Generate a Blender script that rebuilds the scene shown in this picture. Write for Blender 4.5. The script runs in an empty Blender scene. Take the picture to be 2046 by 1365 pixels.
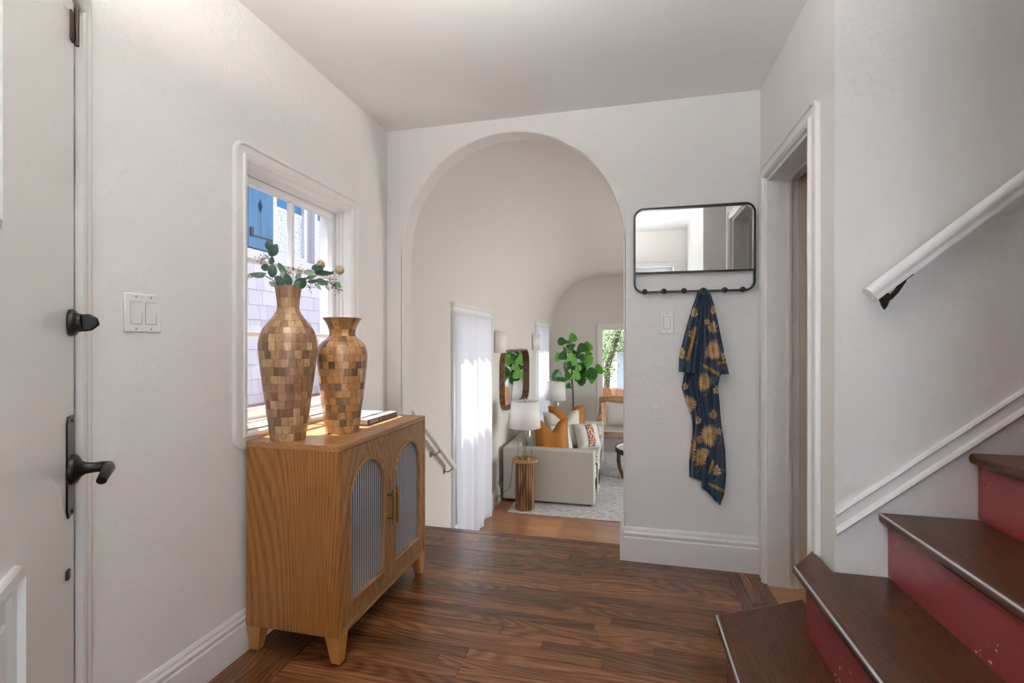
import bpy, bmesh, math, random
from mathutils import Vector, Matrix
random.seed(7)
sc = bpy.context.scene
COL = sc.collection
PI = math.pi

# ------------------------------------------------------------------ camera
F, CX, HY, YAW, CAMH = 955.0, 1023.0, 686.0, math.radians(13.5), 1.2
SA, CA = math.sin(YAW), math.cos(YAW)
cam_d = bpy.data.cameras.new('camera'); cam = bpy.data.objects.new('camera', cam_d); COL.objects.link(cam)
cam.location = (0, 0, CAMH); cam.rotation_euler = (PI/2, 0, YAW)
cam_d.sensor_width = 36; cam_d.sensor_fit = 'HORIZONTAL'; cam_d.lens = 36*F/2046
cam_d.shift_y = (HY-682.5)/2046; cam_d.clip_start = 0.02; cam_d.clip_end = 200
sc.camera = cam

def ray(u, v):
    r = (u-CX)/F
    return Vector((-SA+r*CA, CA+r*SA, (HY-v)/F))
def at(u, v, X=None, Y=None, Z=None):
    """point where the ray of a photo pixel meets a wall, floor or depth plane"""
    d = ray(u, v)
    t = X/d.x if X is not None else (Y/d.y if Y is not None else (Z-CAMH)/d.z)
    p = d*t; p.z += CAMH
    return p

# ------------------------------------------------------------------ light
EXPO = 1.68
sc.view_settings.view_transform = 'Standard'; sc.view_settings.look = 'None'
sc.view_settings.exposure = EXPO; sc.view_settings.gamma = 1; sc.view_settings.use_curve_mapping = False
sc.cycles.max_bounces = 10; sc.cycles.diffuse_bounces = 5; sc.cycles.transparent_max_bounces = 16
sc.cycles.sample_clamp_indirect = 6; sc.cycles.caustics_reflective = False; sc.cycles.caustics_refractive = False
w = bpy.data.worlds.new('world'); sc.world = w; w.use_nodes = True
nt = w.node_tree; bg = nt.nodes['Background']
sky = nt.nodes.new('ShaderNodeTexSky'); sky.sky_type = 'NISHITA'; sky.sun_disc = False
sky.sun_elevation = math.radians(58); sky.sun_rotation = math.radians(250); sky.air_density = 1.0; sky.dust_density = 1.0
nt.links.new(sky.outputs[0], bg.inputs[0]); bg.inputs[1].default_value = 0.13
sun_d = bpy.data.lights.new('sun', 'SUN'); sun_d.energy = 7.0; sun_d.angle = math.radians(0.8); sun_d.color = (1, .93, .82)
sun = bpy.data.objects.new('sun', sun_d); COL.objects.link(sun); sun.location = (-8, -2, 12)
sun.rotation_euler = Vector((.42, .02, -.90)).to_track_quat('-Z', 'Y').to_euler()
def area(name, loc, direction, sx, sy, power, color=(1, 1, 1)):
    d = bpy.data.lights.new(name, 'AREA'); d.shape = 'RECTANGLE'; d.size = sx; d.size_y = sy; d.energy = power; d.color = color
    o = bpy.data.objects.new(name, d); COL.objects.link(o); o.location = loc
    o.rotation_euler = Vector(direction).to_track_quat('-Z', 'Y').to_euler(); return o
DAY = (1.0, .985, .96)
area('daylight_curtain_window', (-1.95, 4.45, .6), (1, 0, -.1), 1.2, 2.0, 3, DAY)
area('daylight_curtain_window_far', (-1.95, 8.3, .6), (1, 0, -.1), 1.2, 2.0, 3, DAY)
area('fill_living_side', (4.3, 5.6, .9), (-1, 0, -.05), 2.6, 2.0, 52, DAY)  # added fill from the unseen side of the living room
area('fill_rear_door', (.30, -.75, 1.3), (0, 1, 0), .5, 1.6, 14, DAY)  # added fill from behind the camera, at the rear door
area('fill_stair', (3.45, 1.3, 3.2), (-1, 0, -.5), .9, 1.2, 2, DAY)  # added fill in the stairwell; no window is built there

# ------------------------------------------------------------------ dimensions
XL, YB, XR, YS, ZC = -1.46, 2.73, 0.679, 1.816, 2.525    # left wall, arch wall, door wall, stair wall, ceiling
WT = 0.14
ZL, YF, YLAND = -0.65, 9.66, 2.93                         # living floor, far wall, landing edge
YR, YSN = -0.45, 0.78                                     # rear wall, near stair wall
CORNER = Vector((XL, 1.03, 0)); DD = Vector((.7071, -.7071, 0)); DN = Vector((.7071, .7071, 0))

# ------------------------------------------------------------------ materials
M = {}
def newmat(name):
    m = bpy.data.materials.new(name); m.use_nodes = True; M[name] = m
    n = m.node_tree.nodes; return m, n, m.node_tree.links, n['Principled BSDF']
def flat(name, col, rough=.5, metal=0, **kw):
    m, n, l, b = newmat(name)
    b.inputs['Base Color'].default_value = (*col, 1); b.inputs['Roughness'].default_value = rough; b.inputs['Metallic'].default_value = metal
    for k, v in kw.items(): b.inputs[k.replace('_', ' ')].default_value = v
    return m
def node(n, typ, **kw):
    x = n.new(typ)
    for k, v in kw.items(): setattr(x, k, v)
    return x
def bump(n, l, b, height, dist, strength=1):
    bp = n.new('ShaderNodeBump'); bp.inputs['Distance'].default_value = dist; bp.inputs['Strength'].default_value = strength
    l.new(height, bp.inputs['Height']); l.new(bp.outputs[0], b.inputs['Normal']); return bp
def ramp(n, l, fac, stops):
    r = n.new('ShaderNodeValToRGB'); e = r.color_ramp.elements
    while len(e) < len(stops): e.new(.5)
    for i, (p, c) in enumerate(stops): e[i].position = p; e[i].color = (*c, 1)
    l.new(fac, r.inputs[0]); return r.outputs[0]
def coords(n, l, scale=(1, 1, 1), kind='Object', rnd=False):
    tc = n.new('ShaderNodeTexCoord'); mp = n.new('ShaderNodeMapping'); mp.inputs['Scale'].default_value = scale
    src = tc.outputs[kind]
    if rnd:
        oi = n.new('ShaderNodeObjectInfo'); mm = n.new('ShaderNodeMath'); mm.operation = 'MULTIPLY'; mm.inputs[1].default_value = 37.0
        l.new(oi.outputs['Random'], mm.inputs[0])
        va = n.new('ShaderNodeVectorMath'); va.operation = 'ADD'; l.new(src, va.inputs[0]); l.new(mm.outputs[0], va.inputs[1]); src = va.outputs[0]
    l.new(src, mp.inputs[0]); return mp.outputs[0]
def noise(n, l, vec, scale, detail=3, rough=.55, dist=0):
    x = n.new('ShaderNodeTexNoise'); x.inputs['Scale'].default_value = scale; x.inputs['Detail'].default_value = detail
    x.inputs['Roughness'].default_value = rough; x.inputs['Distortion'].default_value = dist; l.new(vec, x.inputs['Vector']); return x.outputs[0]
def plaster(name, col, dist=.0035, rough=.55, sc1=22, spec=.3):
    m, n, l, b = newmat(name); v = coords(n, l)
    b.inputs['Base Color'].default_value = (*col, 1); b.inputs['Roughness'].default_value = rough; b.inputs['Specular IOR Level'].default_value = spec
    a = noise(n, l, v, sc1, 4, .6, .8); c = noise(n, l, v, 5, 2)
    mx = n.new('ShaderNodeMath'); mx.operation = 'MULTIPLY'; l.new(a, mx.inputs[0]); l.new(c, mx.inputs[1])
    bump(n, l, b, mx.outputs[0], dist*2); return m
def painted(name, col, rough=.3, dist=.0008):
    m, n, l, b = newmat(name); v = coords(n, l)
    b.inputs['Base Color'].default_value = (*col, 1); b.inputs['Roughness'].default_value = rough
    bump(n, l, b, noise(n, l, v, 40, 3), dist); return m
def wood(name, dark, mid, light, axis='z', fine=90, rough=.4, rings=30, coat=0, vary=0.0, rnd=True, bdist=.0004, ringmix=.35, long=.05, field=5.0):
    """grain runs along `axis` of the object: contour lines of a stretched field make the cathedral figure, fine noise the pores"""
    m, n, l, b = newmat(name)
    s = {'x': (long, 1, 1), 'y': (1, long, 1), 'z': (1, 1, long)}[axis]
    s2 = tuple(min(1, q*3.2) for q in s)
    v = coords(n, l, s, rnd=rnd)
    fa = noise(n, l, v, fine, 4, .65)
    fi = noise(n, l, coords(n, l, s2, rnd=rnd), field, 1, .4)
    mu = node(n, 'ShaderNodeMath', operation='MULTIPLY'); mu.inputs[1].default_value = rings*2*PI; l.new(fi, mu.inputs[0])
    ad = node(n, 'ShaderNodeMath', operation='MULTIPLY_ADD'); ad.inputs[1].default_value = 2.2; l.new(fa, ad.inputs[0]); l.new(mu.outputs[0], ad.inputs[2])
    sn = node(n, 'ShaderNodeMath', operation='SINE'); l.new(ad.outputs[0], sn.inputs[0])
    mr = n.new('ShaderNodeMapRange'); mr.inputs[1].default_value = -1; l.new(sn.outputs[0], mr.inputs[0])
    mx = n.new('ShaderNodeMix'); mx.inputs[0].default_value = ringmix; l.new(fa, mx.inputs[2]); l.new(mr.outputs[0], mx.inputs[3])
    col = ramp(n, l, mx.outputs[0], [(.28, dark), (.5, mid), (.72, light)])
    if vary:
        oi = n.new('ShaderNodeObjectInfo'); hs = n.new('ShaderNodeHueSaturation')
        m2 = n.new('ShaderNodeMapRange'); m2.inputs[3].default_value = 1-vary; m2.inputs[4].default_value = 1+vary
        l.new(oi.outputs['Random'], m2.inputs[0]); l.new(m2.outputs[0], hs.inputs['Value']); l.new(col, hs.inputs['Color']); col = hs.outputs[0]
    l.new(col, b.inputs['Base Color']); b.inputs['Roughness'].default_value = rough
    if coat: b.inputs['Coat Weight'].default_value = coat; b.inputs['Coat Roughness'].default_value = .12
    bump(n, l, b, fa, bdist); return m
def glassy(name, tint=(1, 1, 1), gloss=.12, rough=0.02):
    m = bpy.data.materials.new(name); m.use_nodes = True; M[name] = m; n = m.node_tree.nodes; l = m.node_tree.links
    n.remove(n['Principled BSDF']); out = n['Material Output']
    t = n.new('ShaderNodeBsdfTransparent'); t.inputs[0].default_value = (*tint, 1)
    g = n.new('ShaderNodeBsdfGlossy'); g.inputs['Roughness'].default_value = rough
    lw = n.new('ShaderNodeLayerWeight'); lw.inputs[0].default_value = .5
    pw = node(n, 'ShaderNodeMath', operation='POWER'); pw.inputs[1].default_value = 4; l.new(lw.outputs['Facing'], pw.inputs[0])
    ma = node(n, 'ShaderNodeMath', operation='MULTIPLY_ADD'); ma.inputs[1].default_value = gloss*3; ma.inputs[2].default_value = gloss*.35; l.new(pw.outputs[0], ma.inputs[0])
    mx = n.new('ShaderNodeMixShader'); l.new(ma.outputs[0], mx.inputs[0]); l.new(t.outputs[0], mx.inputs[1]); l.new(g.outputs[0], mx.inputs[2])
    l.new(mx.outputs[0], out.inputs[0]); return m
def sheer(name, col, transp, transl):
    m = bpy.data.materials.new(name); m.use_nodes = True; M[name] = m; n = m.node_tree.nodes; l = m.node_tree.links
    n.remove(n['Principled BSDF']); out = n['Material Output']
    d = n.new('ShaderNodeBsdfDiffuse'); d.inputs[0].default_value = (*col, 1)
    tl = n.new('ShaderNodeBsdfTranslucent'); tl.inputs[0].default_value = (*col, 1)
    t = n.new('ShaderNodeBsdfTransparent')
    m1 = n.new('ShaderNodeMixShader'); m1.inputs[0].default_value = transl; l.new(d.outputs[0], m1.inputs[1]); l.new(tl.outputs[0], m1.inputs[2])
    m2 = n.new('ShaderNodeMixShader'); m2.inputs[0].default_value = transp; l.new(m1.outputs[0], m2.inputs[1]); l.new(t.outputs[0], m2.inputs[2])
    l.new(m2.outputs[0], out.inputs[0]); return m
def emit(name, col, s):
    m, n, l, b = newmat(name); b.inputs['Base Color'].default_value = (*col, 1)
    b.inputs['Emission Color'].default_value = (*col, 1); b.inputs['Emission Strength'].default_value = s; return m

plaster('wall', (.80, .785, .765)); plaster('ceil', (.82, .81, .795), .0015, .6, 9)
plaster('wall_living', (.74, .715, .675), .0008, .6, 15)
plaster('wall_room', (.66, .56, .44), .001)
painted('trim', (.80, .785, .765), .28, .0012); painted('white', (.84, .835, .83), .3, .0003); painted('doorpaint', (.78, .785, .77), .3, .0009)
flat('slot_shade', (.42, .40, .36), .6)  # shade of the gap round the switch rockers, as a grey
m, n, l, b = newmat('worn_jamb'); a = noise(n, l, coords(n, l, (1, 1, .25)), 26, 5, .7, .5)
l.new(ramp(n, l, a, [(.42, (.10, .097, .09)), (.56, (.30, .29, .27)), (.70, (.50, .49, .46))]), b.inputs['Base Color']); b.inputs['Roughness'].default_value = .45; bump(n, l, b, a, .001)
flat('plastic', (.82, .81, .80), .3); flat('black', (.012, .012, .012), .38); flat('bronze', (.018, .016, .015), .33, .6)
flat('bracket', (.045, .032, .025), .45, .5); flat('brass', (.45, .30, .11), .32, 1); flat('steel', (.5, .48, .45), .3, 1)
flat('mirror', (.92, .93, .93), .01, 1)
wood('floor_x', (.072, .026, .011), (.150, .058, .023), (.225, .095, .040), 'x', 80, .24, 30, vary=.34, ringmix=.20, bdist=.00008)
wood('floor_y', (.060, .022, .009), (.115, .044, .018), (.170, .070, .029), 'y', 80, .24, 30, vary=.30, ringmix=.20, bdist=.00008)
wood('tread', (.034, .012, .005), (.062, .022, .009), (.090, .034, .014), 'y', 100, .34, 40, ringmix=.18, bdist=.00001)
M['tread'].node_tree.nodes['Principled BSDF'].inputs['Specular IOR Level'].default_value = .32
flat('worn', (.42, .43, .45), .25)  # nosing strips: window highlight put into the colour, with some edge wear
wood('oak_z', (.185, .066, .012), (.30, .118, .025), (.37, .160, .040), 'z', 150, .42, 80, ringmix=.22, field=1.7, bdist=.0002)
wood('oak_y', (.24, .110, .036), (.35, .175, .066), (.43, .23, .095), 'y', 150, .36, 60, ringmix=.20, field=2.2, bdist=.0002)
wood('oak_leg', (.33, .135, .030), (.43, .19, .047), (.50, .24, .07), 'z', 60, .4, 5, ringmix=.2)
wood('oak_door', (.175, .080, .028), (.285, .135, .050), (.36, .19, .078), 'z', 150, .42, 55, ringmix=.24, field=2.2, bdist=.0002)
wood('walnut', (.09, .035, .014), (.21, .095, .04), (.34, .17, .08), 'z', 45, .4, 6, vary=.25)
wood('teak', (.30, .15, .06), (.45, .25, .11), (.55, .33, .16), 'x', 60, .45, 6)
wood('mirror_wood', (.10, .045, .02), (.17, .08, .038), (.24, .12, .06), 'y', 60, .4, 6)
flat('tilebase', (.05, .025, .012), .6)
flat('dark_in', (.03, .03, .032), .7)
def tilemat(name, stops):
    m, n, l, b = newmat(name)
    oi = n.new('ShaderNodeObjectInfo'); ge = n.new('ShaderNodeNewGeometry')
    ad = node(n, 'ShaderNodeMath', operation='ADD'); l.new(oi.outputs['Random'], ad.inputs[0]); l.new(ge.outputs['Random Per Island'], ad.inputs[1])
    fr = node(n, 'ShaderNodeMath', operation='FRACT'); l.new(ad.outputs[0], fr.inputs[0])
    c0 = ramp(n, l, fr.outputs[0], stops)
    v = coords(n, l, (1, 1, .12), rnd=True); g = noise(n, l, v, 130, 4, .65, .6); k = noise(n, l, coords(n, l, (1, 1, .5), rnd=True), 30, 3, .6, 1.5)
    gm = node(n, 'ShaderNodeMath', operation='MULTIPLY'); l.new(g, gm.inputs[0]); l.new(k, gm.inputs[1])
    gr = ramp(n, l, gm.outputs[0], [(.10, (.42, .38, .35)), (.24, (.95, .95, .95)), (.42, (1.25, 1.2, 1.15))])
    mx = n.new('ShaderNodeMix'); mx.data_type = 'RGBA'; mx.blend_type = 'MULTIPLY'; mx.inputs[0].default_value = 1
    l.new(c0, mx.inputs[6]); l.new(gr, mx.inputs[7]); l.new(mx.outputs[2], b.inputs['Base Color'])
    b.inputs['Roughness'].default_value = .38; b.inputs['Coat Weight'].default_value = .7; b.inputs['Coat Roughness'].default_value = .12
    return m
tilemat('tile_tall', [(0, (.17, .08, .035)), (.3, (.29, .155, .07)), (.6, (.38, .215, .105)), (.85, (.48, .30, .155)), (1, (.55, .37, .20))])
tilemat('tile_short', [(0, (.10, .055, .03)), (.16, (.20, .105, .045)), (.35, (.40, .20, .07)), (.7, (.50, .265, .095)), (1, (.56, .33, .14))])
# red risers with pale flecks of worn paint
m, n, l, b = newmat('riser'); v = coords(n, l); fl = noise(n, l, v, 70, 2, .5); fl2 = noise(n, l, v, 4, 2)
mu = node(n, 'ShaderNodeMath', operation='MULTIPLY'); l.new(fl, mu.inputs[0]); l.new(fl2, mu.inputs[1])
l.new(ramp(n, l, mu.outputs[0], [(.445, (.225, .040, .040)), (.47, (.55, .42, .40))]), b.inputs['Base Color']); b.inputs['Roughness'].default_value = .25
bump(n, l, b, noise(n, l, coords(n, l, (1, .1, 1)), 90, 3), .0008)
# fabrics
def fabric(name, col, sc1=350, var=.12, rough=.9, dist=.0015):
    m, n, l, b = newmat(name); v = coords(n, l); a = noise(n, l, v, sc1, 2); c = [tuple(x*(1+k*var) for x in col) for k in (-1, 0, 1)]
    l.new(ramp(n, l, a, [(.35, c[0]), (.5, c[1]), (.65, c[2])]), b.inputs['Base Color']); b.inputs['Roughness'].default_value = rough
    b.inputs['Specular IOR Level'].default_value = .15; bump(n, l, b, a, dist); return m
fabric('sofa', (.60, .585, .53)); fabric('cream', (.66, .62, .54), 200); fabric('linen', (.68, .67, .63), 160, .2); fabric('leather', (.42, .165, .035), 60, .12, .5, .001)
fabric('throw', (.55, .52, .45), 40, .35); fabric('throw_dark', (.05, .055, .07), 60, .6); fabric('lace', (.50, .55, .66), 55, .3)
m, n, l, b = newmat('redknit'); v = coords(n, l); a = n.new('ShaderNodeTexVoronoi'); a.inputs['Scale'].default_value = 55; l.new(v, a.inputs['Vector'])
l.new(ramp(n, l, a.outputs['Distance'], [(.2, (.30, .05, .025)), (.5, (.36, .09, .04)), (.6, (.62, .5, .42))]), b.inputs['Base Color']); b.inputs['Roughness'].default_value = .9
m, n, l, b = newmat('rug'); a = noise(n, l, coords(n, l, (.35, 1.6, 1)), 60, 4, .7)
l.new(ramp(n, l, a, [(.36, (.24, .25, .27)), (.5, (.60, .60, .58)), (.62, (.72, .71, .68))]), b.inputs['Base Color']); b.inputs['Roughness'].default_value = .95
bump(n, l, b, a, .004)
flat('shade', (.80, .80, .79), .8, Subsurface_Weight=0.0); flat('sconce', (.80, .79, .77), .5)
glassy('glass', (.985, .99, 1.0), .10); glassy('lampglass', (.90, .93, .92), .26, .03)
sheer('curtain', (.78, .81, .87), .05, .38)
flat('frost', (.80, .86, .93), .5, Transmission_Weight=.0)
m = sheer('frosted', (.82, .88, .95), .05, .8)
# ribbed cabinet glass
m = bpy.data.materials.new('ribglass'); m.use_nodes = True; M['ribglass'] = m; n = m.node_tree.nodes; l = m.node_tree.links
n.remove(n['Principled BSDF']); t = n.new('ShaderNodeBsdfTransparent'); t.inputs[0].default_value = (.26, .31, .37, 1)
g = n.new('ShaderNodeBsdfGlossy'); g.inputs['Roughness'].default_value = .06; g.inputs['Color'].default_value = (.93, .96, 1, 1)
lw = n.new('ShaderNodeLayerWeight'); lw.inputs[0].default_value = .5; fr = ramp(n, l, lw.outputs['Facing'], [(.12, (.10, .10, .10)), (.55, (.95, .95, .95))])
df = n.new('ShaderNodeBsdfDiffuse'); df.inputs[0].default_value = (.76, .80, .85, 1); m0 = n.new('ShaderNodeMixShader'); m0.inputs[0].default_value = .09; l.new(t.outputs[0], m0.inputs[1]); l.new(df.outputs[0], m0.inputs[2])
m1 = n.new('ShaderNodeMixShader'); m1.inputs[0].default_value = .55; l.new(g.outputs[0], m1.inputs[1]); l.new(df.outputs[0], m1.inputs[2])
mx = n.new('ShaderNodeMixShader'); l.new(fr, mx.inputs[0]); l.new(m0.outputs[0], mx.inputs[1]); l.new(m1.outputs[0], mx.inputs[2]); l.new(mx.outputs[0], n['Material Output'].inputs[0])
# living room strip floor (strips too fine to tell apart at that distance)
m, n, l, b = newmat('floor_living'); tc = n.new('ShaderNodeTexCoord'); br = n.new('ShaderNodeTexBrick'); br.inputs['Scale'].default_value = 1
br.inputs['Brick Width'].default_value = .9; br.inputs['Row Height'].default_value = .057; br.inputs['Mortar Size'].default_value = .0008
br.inputs['Color1'].default_value = (.33, .155, .070, 1); br.inputs['Color2'].default_value = (.43, .22, .105, 1); br.inputs['Mortar'].default_value = (.08, .035, .016, 1)
l.new(tc.outputs['Object'], br.inputs['Vector']); a = noise(n, l, coords(n, l, (.06, 1, 1)), 60, 4)
mx = n.new('ShaderNodeMix'); mx.data_type = 'RGBA'; mx.blend_type = 'MULTIPLY'; mx.inputs[0].default_value = .6
l.new(br.outputs['Color'], mx.inputs[6]); l.new(ramp(n, l, a, [(.3, (.6, .6, .6)), (.6, (1.15, 1.15, 1.15))]), mx.inputs[7]); l.new(mx.outputs[2], b.inputs['Base Color']); b.inputs['Roughness'].default_value = .3
# leaves
def leafmat(name, c1, c2, rough=.4):
    m, n, l, b = newmat(name); oi = n.new('ShaderNodeObjectInfo')
    l.new(ramp(n, l, oi.outputs['Random'], [(0, c1), (1, c2)]), b.inputs['Base Color']); b.inputs['Roughness'].default_value = rough
    b.inputs['Specular IOR Level'].default_value = .4; return m
leafmat('fig_dark', (.018, .085, .018), (.04, .16, .03), .3); leafmat('fig_bright', (.09, .33, .03), (.16, .42, .05), .35)
leafmat('euc_dark', (.014, .050, .028), (.030, .085, .050), .5); leafmat('euc_pale', (.22, .30, .25), (.34, .42, .35), .55); leafmat('euc_mid', (.07, .15, .09), (.13, .22, .14), .5)
flat('stem', (.10, .085, .05), .7); flat('berry', (.20, .10, .06), .6); flat('berry_tan', (.42, .27, .14), .6); flat('thistle', (.40, .33, .20), .9)
flat('bark', (.13, .085, .065), .8); flat('fringe', (.05, .07, .10), .9)
m, n, l, b = newmat('foliage'); ge = n.new('ShaderNodeNewGeometry')
l.new(ramp(n, l, ge.outputs['Random Per Island'], [(0, (.03, .10, .02)), (.6, (.12, .26, .05)), (1, (.42, .50, .14))]), b.inputs['Base Color'])
# outdoors
m, n, l, b = newmat('shingle'); oi = n.new('ShaderNodeObjectInfo'); a = noise(n, l, coords(n, l, (1, 1, .1), rnd=True), 60, 3)
l.new(ramp(n, l, oi.outputs['Random'], [(0, (.50, .495, .60)), (1, (.58, .575, .68))]), b.inputs['Base Color']); b.inputs['Roughness'].default_value = .8; bump(n, l, b, a, .002)
flat('house_white', (.54, .54, .61), .7); flat('shingle_gap', (.30, .30, .38), .9)
wood('shutter', (.035, .11, .22), (.05, .15, .29), (.07, .19, .35), 'z', 40, .6, 4, ringmix=.15); flat('iron', (.02, .025, .035), .6); flat('bluepane', (.03, .14, .32), .25)
flat('bluegray', (.42, .50, .58), .7); fabric('reed', (.50, .24, .10), 40, .35); flat('ground', (.34, .32, .29), .9); flat('brick', (.35, .09, .07), .9)
flat('roof', (.12, .12, .13), .9); flat('paper', (.72, .66, .62), .8); flat('spine', (.075, .045, .045), .5); flat('lettering', (.72, .62, .50), .6)
m, n, l, b = newmat('cover'); a = noise(n, l, coords(n, l, (1, 3, 1)), 9, 2, .5, 1)
l.new(ramp(n, l, a, [(.42, (.30, .32, .36)), (.5, (.66, .68, .72)), (.62, (.80, .81, .84))]), b.inputs['Base Color']); b.inputs['Roughness'].default_value = .3
m, n, l, b = newmat('scarf'); vc = n.new('ShaderNodeVertexColor'); vc.layer_name = 'print'; l.new(vc.outputs[0], b.inputs['Base Color']); b.inputs['Roughness'].default_value = .62
b.inputs['Sheen Weight'].default_value = .15; bump(n, l, b, noise(n, l, coords(n, l), 900, 1), .0006)
emit('fill_glow', (1, .96, .92), 48.0); sheer('fill_bowlglass', (.85, .84, .82), 0, .35)  # glow and bowl of the added hall pendant
flat('art', (.45, .52, .58), .4)

# ------------------------------------------------------------------ mesh helpers
class MB:
    def __init__(s): s.v = []; s.f = []
    def add(s, vs, fs):
        o = len(s.v); s.v += [tuple(p) for p in vs]; s.f += [tuple(i+o for i in q) for q in fs]; return s
    def box(s, x0, x1, y0, y1, z0, z1):
        return s.add([(x0,y0,z0),(x1,y0,z0),(x1,y1,z0),(x0,y1,z0),(x0,y0,z1),(x1,y0,z1),(x1,y1,z1),(x0,y1,z1)],
                     [(0,3,2,1),(4,5,6,7),(0,1,5,4),(1,2,6,5),(2,3,7,6),(3,0,4,7)])
    def obox(s, c, ax, ay, az):
        c, ax, ay, az = map(Vector, (c, ax, ay, az))
        vs = [c+ax*i+ay*j+az*k for k in (-1,1) for i, j in ((-1,-1),(1,-1),(1,1),(-1,1))]
        return s.add(vs, [(0,3,2,1),(4,5,6,7),(0,1,5,4),(1,2,6,5),(2,3,7,6),(3,0,4,7)])
    def prism(s, poly, h):
        """poly: list of 3D points (planar), h: extrude vector"""
        h = Vector(h); n = len(poly); a = [Vector(p) for p in poly]
        return s.add(a+[p+h for p in a], [tuple(range(n))[::-1], tuple(range(n, 2*n))]+[(i,(i+1)%n,n+(i+1)%n,n+i) for i in range(n)])
    def rings(s, rings, closed=True, cap=(True, True), loop=False):
        n = len(rings[0]); vs = [p for r in rings for p in r]; fs = []; m = len(rings)
        for i in range(m if loop else m-1):
            j = (i+1) % m
            for k in range(n if closed else n-1):
                q = (k+1) % n; fs.append((i*n+k, i*n+q, j*n+q, j*n+k))
        if not loop:
            if cap[0]: fs.append(tuple(range(n))[::-1])
            if cap[1]: fs.append(tuple(range((m-1)*n, m*n)))
        return s.add(vs, fs)
    def lathe(s, prof, n=32, c=(0,0,0), cap=(True, True), ax=None):
        c = Vector(c); R = Vector(ax).to_track_quat('Z', 'Y').to_matrix() if ax is not None else Matrix.Identity(3)
        return s.rings([[c+R@Vector((r*math.cos(2*PI*k/n), r*math.sin(2*PI*k/n), z)) for k in range(n)] for r, z in prof], cap=cap)
    def tube(s, pts, rad, n=8, loop=False, cap=True):
        pts = [Vector(p) for p in pts]; m = len(pts); rr = []; up = None
        for i, p in enumerate(pts):
            a = pts[(i-1) % m] if (loop or i > 0) else p; b_ = pts[(i+1) % m] if (loop or i < m-1) else p
            t = (b_-a).normalized()
            if up is None: up = Vector((0,0,1)) if abs(t.z) < .9 else Vector((1,0,0))
            x = t.cross(up).normalized(); up = x.cross(t).normalized()
            r = rad[i] if isinstance(rad, (list, tuple)) else rad
            rr.append([p+(x*math.cos(2*PI*k/n)+up*math.sin(2*PI*k/n))*r for k in range(n)])
        return s.rings(rr, cap=(cap, cap), loop=loop)
    def bar(s, p, q, w, h, up=(0,0,1)):
        p, q = Vector(p), Vector(q); t = (q-p); x = t.cross(Vector(up)).normalized(); y = x.cross(t).normalized()
        return s.obox((p+q)/2, x*w/2, t/2, y*h/2)
    def grid(s, fn, nu, nv):
        vs = [fn(i/nu, j/nv) for j in range(nv+1) for i in range(nu+1)]
        return s.add(vs, [(j*(nu+1)+i, j*(nu+1)+i+1, (j+1)*(nu+1)+i+1, (j+1)*(nu+1)+i) for j in range(nv) for i in range(nu)])
    def build(s, name, mat, parent=None, smooth=None, bevel=0, seg=2, merge=True, label=None, cat=None, group=None, kind=None, origin=None, solid=0, subsurf=0):
        me = bpy.data.meshes.new(name)
        org = Vector(origin) if origin is not None else Vector((0,0,0))
        me.from_pydata([Vector(p)-org for p in s.v], [], s.f)
        bm = bmesh.new(); bm.from_mesh(me)
        if merge: bmesh.ops.remove_doubles(bm, verts=bm.verts, dist=1e-5)
        bmesh.ops.recalc_face_normals(bm, faces=bm.faces); bm.to_mesh(me); bm.free()
        o = bpy.data.objects.new(name, me); COL.objects.link(o); o.location = org
        if isinstance(mat, str): mat = [mat]
        for x in mat: me.materials.append(M[x])
        if smooth is not None:
            me.polygons.foreach_set('use_smooth', [True]*len(me.polygons)); me.set_sharp_from_angle(angle=math.radians(smooth))
        if bevel:
            md = o.modifiers.new('bevel', 'BEVEL'); md.width = bevel; md.segments = seg; md.limit_method = 'ANGLE'; md.angle_limit = math.radians(40)
            if smooth is None:
                me.polygons.foreach_set('use_smooth', [True]*len(me.polygons)); me.set_sharp_from_angle(angle=math.radians(50)); md.harden_normals = False
        if solid: md = o.modifiers.new('solid', 'SOLIDIFY'); md.thickness = solid; md.offset = 0
        if subsurf: md = o.modifiers.new('sub', 'SUBSURF'); md.levels = md.render_levels = subsurf
        if parent is not None: setparent(o, parent)
        tag(o, label, cat, group, kind); return o
def setparent(o, p):
    o.parent = p; o.matrix_parent_inverse = Matrix.Identity(4)
    w_ = Vector(o.location); q = p
    while q is not None: w_ -= Vector(q.location); q = q.parent
    o.location = w_
def tag(o, label=None, cat=None, group=None, kind=None):
    if label: o['label'] = label
    if cat: o['category'] = cat
    if group: o['group'] = group
    if kind: o['kind'] = kind
    return o
def thing(name, loc, label=None, cat=None, group=None, kind=None):
    o = bpy.data.objects.new(name, None); COL.objects.link(o); o.location = loc; o.empty_display_size = .05
    return tag(o, label, cat, group, kind)
def box(name, mat, a, parent=None, bevel=0, **k): return MB().box(*a).build(name, mat, parent, bevel=bevel, **k)

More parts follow.
